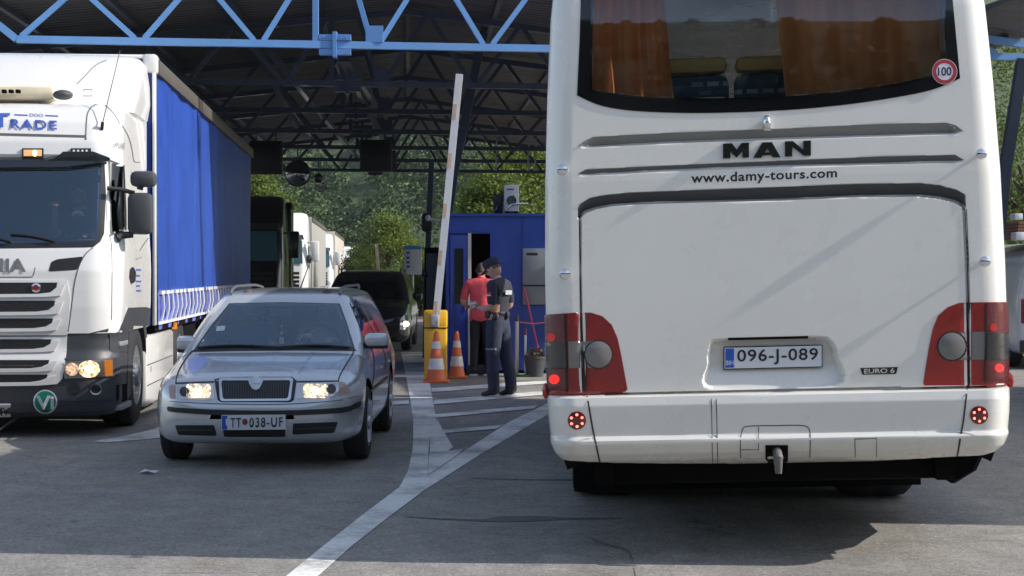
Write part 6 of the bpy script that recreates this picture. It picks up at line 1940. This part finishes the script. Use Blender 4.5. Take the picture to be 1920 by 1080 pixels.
def lorry(label, d, paint, tarp, H, hbox, L=13.4, lettering=False, dx=0.0):
    X = -.0771 * d - 2.521 - 1.25 + dx
    t = thing('queued_lorry', label, 'lorry', (X, d, 0), TRZ, 'lorries queueing in the left lane')
    rows = np.array([.25, .3, .5, .8, 1.05, 1.3, 1.6, 1.85, 2.1, 2.4, 2.65, 2.75, 2.85, 3.0, 3.2, H - .15, H - .05, H])
    pr = [(.25, .12, 1.15, .25), (.3, .04, 1.2, .28), (1.0, 0, 1.235, .3), (1.85, .12, 1.235, .28), (2.7, .3, 1.20, .24), (2.85, .32, 1.2, .25), (3.2, .65, 1.18, .28), (H - .15, 1.25, 1.16, .25), (H - .05, 1.45, 1.12, .25), (H, 1.7, 1.0, .2)]
    V, Fq, n = cab_shell(rows, pr, 2.3, nf=14)
    mb = MB(); mb.add(V, [tuple(int(i) for i in f) for f in Fq]); mb.add(V[-n:], [tuple(range(n))]); mb.build('cab', paint, t)
    mb = MB(); mb.prism([(-1.06, .135, 1.88), (1.06, .135, 1.88), (1.03, .285, 2.66), (-1.03, .285, 2.66)], (0, -.02, 0)); mb.prism([(1.245, .55, 1.75), (1.245, 1.3, 1.70), (1.24, 1.3, 2.5), (1.235, .75, 2.5)], (.004, 0, 0))
    mb.build('windscreen', M_tealgl, t)
    mb = MB(); mb.prism([(-1.1, .2, 2.70), (1.1, .2, 2.70), (1.08, .18, 2.86), (-1.08, .18, 2.86)], (0, .12, 0)); mb.build('sun_visor', M_steel if paint is M_lwhite else M_black, t)
    mb = MB()
    for k in range(5): mb.box(-.95, -.02, .95 + k * .14, .95, .03, 1.04 + k * .14)
    mb.build('grille', M_slot, t)
    mb = MB(); mb.box(-1.2, -.03, .3, 1.2, .1, .62, .03); mb.build('bumper', M_grey, t)
    for s in (-1, 1):
        mb = MB(); mb.box(s * 1.0 - .16, -.035, .66, s * 1.0 + .16, .08, .84, .02); mb.build('headlamp', M_hl, t)
        mb = MB(); mb.box(s * 1.47 - .14, .2, 1.95, s * 1.47 + .14, .34, 2.65, .05); mb.tube([(s * 1.2, .35, 2.6), (s * 1.4, .3, 2.6)], .03, 6); mb.build('wing_mirror', paint, t)
        for y in (1.4, 5.0, 10.5, 11.8): wheel(t, (s * 1.05, y, .5), .5, .33, out=s, n=18)
    mb = MB(); mb.box(-1.27, 2.75, 1.0, 1.27, 2.75 + L, hbox, .02); mb.build('cargo_box', tarp, t)
    mb = MB()
    for s in (-1, 1): mb.box(s * 1.27 - .02, 2.76, hbox - .16, s * 1.27 + .03, 2.74 + L, hbox - .01)
    mb.build('top_rail', M_tgrey, t)
    mb = MB(); mb.box(-.9, .6, .45, .9, 2.7 + L - .2, .99); mb.build('chassis', M_dark, t)
    return t


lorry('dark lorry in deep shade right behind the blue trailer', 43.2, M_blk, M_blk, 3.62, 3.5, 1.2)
lorry('white lorry with grey side tarpaulin behind the dark lorry', 56.8, M_lwhite, M_greyt, 3.66, 3.55, 14.5)
lorry('white lorry with beige tarpaulin, third from the front of the queue', 86, M_lwhite, M_beige, 3.6, 3.75, 20)
lorry('white lorry at the far end of the queue beside the bushes', 145, M_lwhite, M_beige, 3.85, 3.7)

# shadow-throwing white box lorry standing in the next lane, right of the coach
side = thing('box_lorry', 'white box lorry standing in the next lane beyond the right picture edge', 'lorry', (8.95, 10.0, 0))
mb = MB(); mb.box(-1.25, 0, .95, 1.25, 10.6, 3.98, .04); mb.build('cargo_box', M_lwhite, side)
mb = MB(); mb.box(-1.2, 10.8, .4, 1.2, 12.9, 2.9, .15); mb.build('cab', M_lwhite, side)
mb = MB(); mb.box(-.9, .4, .5, .9, 12, .94); mb.box(-1.2, 2.5, .35, 1.2, 9, .93); mb.build('chassis', M_dark, side)
for s in (-1, 1):
    for y in (2.0, 3.3, 11.8): wheel(side, (s * 1.05, y, .5), .5, .33, out=s, n=18)

# grey van at the right edge
gv = thing('grey_van', 'grey van half hidden at the right edge behind the coach', 'van', (9.25, 27.3, 0))
M_gv = mat('grey_van_paint', (.72, .73, .74), .25, 0, coat=.6, vary=.1, vscale=.8)
S_ = sections([(0, .9, .3, 1.3, .92, 1.75, .86, 2.02), (.05, .98, .25, 1.3, .96, 1.8, .88, 2.08), (.2, 1.0, .22, 1.3, .97, 1.85, .88, 2.10), (4.6, 1.0, .22, 1.3, .97, 1.85, .88, 2.10), (5.0, .95, .25, 1.1, .9, 1.2, .8, 1.3)], np.concatenate([[0, .03, .08, .15, .25], np.arange(.5, 5.01, .3)]))
n_ = S_.shape[1]; V = S_.reshape(-1, 3)
mb = MB(); mb.add(V, [tuple(int(i) for i in f) for f in grid_faces(S_.shape[0], n_, True)] + [tuple(range(n_)), tuple((S_.shape[0] - 1) * n_ + k for k in range(n_))]); mb.build('body', M_gv, gv)
mb = MB(); mb.box(-.75, -.012, 1.35, .75, .0, 1.85, .02); mb.build('rear_window', M_dkglass, gv)
mb = MB(); mb.box(-1.0, -.03, .28, 1.0, .02, .48, .03); mb.build('bumper', M_black, gv)
for s in (-1, 1):
    mb = MB(); mb.box(s * .92 - .05, -.02, .75, s * .92 + .05, .05, 1.15, .02); mb.build('tail_lamp', M_redA, gv)
    for y in (.95, 4.1): wheel(gv, (s * .85, y, .33), .33, .22, out=s, n=20)
ld = thing('roof_load', 'bundle of brown boards and white boxes on the grey van roof', 'load', (9.25, 27.5, 2.11))
mb = MB()
for k in range(5): mb.box(-.95 + k * .02, .1 + k * .05, .05 + k * .055, .9, 2.4, .095 + k * .055)
mb.build('boards', mat('brown_boards', (.22, .11, .07), .8, vary=.3, vscale=5), ld, smooth=False)
mb = MB(); mb.box(-1.0, .02, .0, -.84, .3, .13, .01); mb.build('box', M_plate, ld)
mb = MB(); mb.box(-.99, .1, .34, -.86, .4, .44, .01); mb.build('box', M_plate, ld)

# ================================================================== HILL AND WOODS
def hz(x, y):
    x, y = np.asarray(x, float), np.asarray(y, float)
    s = np.clip(y - 190, 0, None)
    return 0.40 * s * (1 - np.exp(-s / 90)) + 3.5 * np.sin(x * .021 + 1) * np.clip(s / 90, 0, 1) + 2.0 * np.sin(x * .05 + y * .03) * np.clip(s / 90, 0, 1)


def bz(x, y):
    s = np.clip(-np.asarray(y, float) - 42, 0, None)
    return .42 * s + 1.2 * np.sin(np.asarray(x) * .06 + 2) * np.clip(s / 30, 0, 1) - np.clip(np.asarray(x), 0, 60) * .05 * np.clip(s / 30, 0, 1)


M_hill = mat('wooded_hill_floor', (.05, .075, .03), .95, vary=.5, vscale=.05, bump=.4, bscale=.8)
M_grass = mat('dry_hill_grass', (.17, .18, .10), .95, vary=.5, vscale=.06, bump=.4, bscale=.8)
xs, ys = np.meshgrid(np.linspace(-420, 420, 100), np.concatenate([np.linspace(170, 900, 120)]))
mesh_ = mesh('hillside', np.stack([xs, ys, hz(xs, ys) - .25 * (ys < 192)], -1).reshape(-1, 3), grid_faces(*xs.shape), M_hill, None, True, 180); tag(mesh_, kind='structure')
xs, ys = np.meshgrid(np.linspace(-160, 160, 60), np.linspace(-200, -38, 50))
mesh_ = mesh('rear_hillside', np.stack([xs, ys, bz(xs, ys) - .1], -1).reshape(-1, 3), grid_faces(*xs.shape), mat('rear_hill_floor', (.028, .038, .018), .95, vary=.4, vscale=.1), None, True, 180); tag(mesh_, kind='structure')
mb = MB(); mb.add([(-400, -400, -.35), (400, -400, -.35), (400, 700, -.35), (-400, 700, -.35)], [(0, 1, 2, 3)])
tag(mb.build('ground', M_grass, smooth=False), kind='structure')


def leafmat(name, c0, c1, trans=.35):
    m = bpy.data.materials.new(name); m.use_nodes = True
    nt = m.node_tree; N = nt.nodes; L = nt.links; b = N['Principled BSDF']; b.inputs['Roughness'].default_value = .55; b.inputs['Specular IOR Level'].default_value = .3
    g = N.new('ShaderNodeNewGeometry'); r = N.new('ShaderNodeValToRGB')
    r.color_ramp.elements[0].color = (*c0, 1); r.color_ramp.elements[1].color = (*c1, 1)
    n = N.new('ShaderNodeTexNoise'); n.inputs['Scale'].default_value = .9 if 'forest' not in name else .12; tc = N.new('ShaderNodeTexCoord'); L.new(tc.outputs['Object'], n.inputs[0])
    mx = N.new('ShaderNodeMath'); mx.operation = 'ADD'; L.new(g.outputs['Random Per Island'], mx.inputs[0]); L.new(n.outputs[0], mx.inputs[1])
    mm = N.new('ShaderNodeMath'); mm.operation = 'MULTIPLY'; mm.inputs[1].default_value = .5; L.new(mx.outputs[0], mm.inputs[0])
    L.new(mm.outputs[0], r.inputs[0]); L.new(r.outputs[0], b.inputs['Base Color'])
    t = N.new('ShaderNodeBsdfTranslucent'); L.new(r.outputs[0], t.inputs[0])
    ms = N.new('ShaderNodeMixShader'); ms.inputs[0].default_value = trans
    L.new(b.outputs[0], ms.inputs[1]); L.new(t.outputs[0], ms.inputs[2]); L.new(ms.outputs[0], N['Material Output'].inputs['Surface'])
    return m


def leaves(P, size, up=.35):
    """one leaf-shaped quad at every point, turned at random"""
    n = len(P)
    a = rng.normal(size=(n, 3)); a[:, 2] *= .6; a /= np.linalg.norm(a, axis=1)[:, None]
    b = rng.normal(size=(n, 3)); b -= (a * b).sum(1)[:, None] * a; b /= np.linalg.norm(b, axis=1)[:, None]
    s = (size if np.ndim(size) else np.full(n, size)) * rng.uniform(.6, 1.3, n)
    a = a * s[:, None]; b = b * (s * .62)[:, None]
    V = np.stack([P - a, P + b, P + a, P - b], 1).reshape(-1, 3)
    return V, np.arange(4 * n).reshape(n, 4)


def crown_pts(n, r, clumps, seed, flat=1.0):
    g = np.random.default_rng(seed)
    d = g.normal(size=(clumps, 3)); d /= np.linalg.norm(d, axis=1)[:, None]
    c = d * (g.uniform(.35, 1.0, clumps) ** .6)[:, None] * np.array([1, 1, flat])
    c[:, :2] *= (1 - .25 * np.clip(c[:, 2:], -1, 1))
    k = g.integers(0, clumps, n); sz = g.uniform(.10, .26, clumps)
    p = c[k] + g.normal(size=(n, 3)) * sz[k][:, None] * np.array([1, 1, .75])
    return p * r


M_bark = mat('bark', (.09, .065, .045), .9, vary=.3, vscale=6, bump=.5, bscale=12)


def tree(label, x, y, ztop_, r, m_, n=9000, leaf=.10, flat=1.15, seed=1, base=0.0, cat='tree', name='tree', group=None, clumps=70):
    t = thing(name, label, cat, (x, y, base), 0, group)
    H = ztop_ - base; cz = H - r * flat
    P = crown_pts(n, r, clumps, seed, flat) + np.array([0, 0, cz])
    V, Fq = leaves(P, leaf); mesh('crown', V, Fq, m_, t, False)
    g = random.Random(seed); mb = MB()
    mb.tube([(0, 0, 0), (.05 * r, .03, cz * .5), (-.04 * r, 0, cz), (0, 0, cz + r * .7)], [.09 * r + .04, .07 * r + .03, .05 * r + .02, .015], 8)
    for k in range(9):
        a = g.uniform(0, 6.3); e = g.uniform(.1, .9); z0 = cz * g.uniform(.55, 1.1)
        mb.tube([(0, 0, z0), (math.cos(a) * r * .4, math.sin(a) * r * .4, z0 + r * .3 * e), (math.cos(a) * r * .8, math.sin(a) * r * .8, z0 + r * .8 * e)], [.04 * r, .025 * r, .008], 6)
    mb.build('trunk', M_bark, t)
    return t


L_yel = leafmat('yellow_green_leaf', (.05, .09, .012), (.20, .25, .045))
L_mid = leafmat('green_leaf', (.03, .06, .015), (.11, .15, .04))
L_dark = leafmat('dark_leaf', (.02, .045, .012), (.075, .11, .03))
def tx(px, y): return (px - CX) * y / F
grp = 'trees beyond the canopy'
tree('yellow green tree above the dark lorry behind the trailer', tx(478, 78), 78, at(478, 318, 78).z, 1.9, L_yel, 20400, 0.075, 1.2, 3, group=grp)
tree('small bright tree right above the white queued lorry', tx(540, 100), 100, at(540, 385, 100).z, 1.4, L_yel, 11900, 0.082, 1.2, 5, group=grp)
tree('bushy green tree between the lorry queue and the information board', tx(728, 84), 84, at(728, 398, 84).z, 1.55, L_yel, 15300, 0.061, 1.5, 6, group=grp)
tree('dark low tree left of the wooden pole', tx(690, 96), 96, at(690, 452, 96).z, 1.5, L_mid, 11900, 0.061, 1.1, 7, group=grp)
tree('tall yellow green tree over the left half of the kiosk roof', tx(925, 58), 58, at(925, 318, 58).z, 1.45, L_yel, 20400, 0.061, 1.3, 8, group=grp)
tree('tall yellow green tree over the kiosk roof beside the coach', tx(1000, 62), 62, at(1000, 232, 62).z, 2.6, L_yel, 27200, 0.068, 1.35, 9, group=grp)
tree('dense green tree at the right edge above the grey van', tx(1935, 44), 44, at(1925, 40, 44).z, 3.1, L_yel, 44200, 0.051, 1.45, 10, group=grp)
tree('dark green tree low at the right edge behind the grey van', tx(1900, 48), 48, at(1900, 290, 48).z, 2.3, L_mid, 23800, 0.054, 1.3, 11, group=grp)
for k, (px, y, top_y, r) in enumerate(((760, 66, 500, .8), (790, 60, 490, .9), (735, 76, 512, .9), (700, 110, 500, 1.3), (800, 90, 455, 1.6), (775, 130, 470, 2.2))):
    lab = ['leafy bush under the information board', 'leafy bush right of the information board pole', 'low bush left of the information board', 'low bush behind the wooden pole', 'taller bush behind the barrier arm', 'broad bush at the foot of the wooded hill'][k]
    tree(lab, tx(px, y), y, at(px, top_y, y).z, r, L_mid if k % 2 else L_yel, 7650, 0.048, 1.0, 20 + k, cat='bush', name='bush', group='bushes along the verge', clumps=45)

# wooded slope: a mass of crowns
def wood(n, xr, yr, zf, size, leaf, per, seed, keepf=None, cone_=False):
    g = np.random.default_rng(seed); VV, FF, NN, o = [], [], [], 0
    cnt = 0
    while cnt < n:
        y = g.uniform(*yr); x = g.uniform(*xr) * (y / yr[1] if yr[0] > 0 else 1)
        if keepf is not None and not keepf(x, y, g): continue
        cnt += 1
        r = g.uniform(*size); base = float(zf(x, y))
        if cone_:
            h = r * g.uniform(2.6, 3.6); q = g.uniform(0, 1, per) ** .6; a = g.uniform(0, 6.28, per); lay = (np.floor(q * 9) + 1) / 9
            rr = r * .8 * (lay * .9 + .1) * g.uniform(.3, 1, per)
            P = np.stack([x + rr * np.cos(a), y + rr * np.sin(a), base + h * (1 - q)], 1)
        else:
            P = crown_pts(per, r, 14, int(g.integers(1e9)), 1.15) + np.array([x, y, base + r * .95])
        V, Fq = leaves(P, leaf * r / size[0]); VV.append(V)
        nv = np.repeat(P - np.array([x, y, base + r * .6]), 4, 0); nv = nv / np.linalg.norm(nv, axis=1)[:, None] + g.normal(size=(per, 3)).repeat(4, 0) * .28; NN.append(nv / np.linalg.norm(nv, axis=1)[:, None]); FF.append(Fq + o); o += len(V)
    return np.concatenate(VV), np.concatenate(FF), np.concatenate(NN)


L_for = leafmat('forest_leaf', (.040, .080, .032), (.115, .178, .062), .3)
V, Fq, Nn = wood(780, (-125, 70), (200, 520), hz, (3.2, 5.2), .185, 800, 5)
tag(mesh('forest', V, Fq, L_for, None, True, 180, normals=Nn), kind='stuff')
V, Fq, Nn = wood(380, (-190, 120), (500, 860), hz, (2.2, 5.0), .22, 420, 6)
tag(mesh('upper_forest', V, Fq, L_for, None, True, 180, normals=Nn), kind='stuff')
L_con = leafmat('forest_conifer', (.008, .018, .010), (.03, .05, .022), .15)
V, Fq, Nn = wood(520, (-130, 130), (-170, -58), bz, (1.2, 2.3), .30, 260, 8, cone_=True)
tag(mesh('rear_forest', V, Fq, L_con, None, False), kind='stuff')

# ================================================================== AIR
hm = bpy.data.materials.new('pale_air'); hm.use_nodes = True
nt = hm.node_tree; nt.nodes.clear(); ho = nt.nodes.new('ShaderNodeOutputMaterial'); pv = nt.nodes.new('ShaderNodeVolumePrincipled')
pv.inputs['Color'].default_value = (.78, .86, .95, 1); pv.inputs['Density'].default_value = .00016; pv.inputs['Anisotropy'].default_value = .2
nt.links.new(pv.outputs[0], ho.inputs['Volume'])
mb = MB(); mb.box(-500, -230, -1.5, 500, 950, 330)
tag(mb.build('haze', hm, smooth=False), kind='stuff')

# ================================================================== LIGHT
SD = Vector((-1.0, .105, -.66)).normalized()
sl_ = bpy.data.lights.new('sun', 'SUN'); sl_.energy = 3.9; sl_.angle = math.radians(.53); sl_.color = (1, .945, .86)
so = bpy.data.objects.new('sun', sl_); COL.objects.link(so); so.rotation_euler = SD.to_track_quat('-Z', 'Y').to_euler(); so.location = (30, -5, 30)
w_ = bpy.data.worlds.new('World'); scene.world = w_; w_.use_nodes = True
nt = w_.node_tree; sk = nt.nodes.new('ShaderNodeTexSky'); sk.sky_type = 'NISHITA'; sk.sun_disc = False
sk.sun_elevation = math.asin(-SD.z); sk.sun_rotation = math.atan2(-SD.x, -SD.y); sk.dust_density = 1.5; sk.altitude = 500
hs = nt.nodes.new('ShaderNodeHueSaturation'); hs.inputs['Saturation'].default_value = .80; nt.links.new(sk.outputs[0], hs.inputs['Color'])
nt.links.new(hs.outputs[0], nt.nodes['Background'].inputs['Color']); nt.nodes['Background'].inputs['Strength'].default_value = .145
scene.view_settings.view_transform = 'Standard'; scene.view_settings.look = 'None'
scene.view_settings.exposure = EXPOSURE; scene.view_settings.gamma = 1
scene.cycles.max_bounces = 8; scene.cycles.transparent_max_bounces = 12
scene.cycles.sample_clamp_indirect = 4
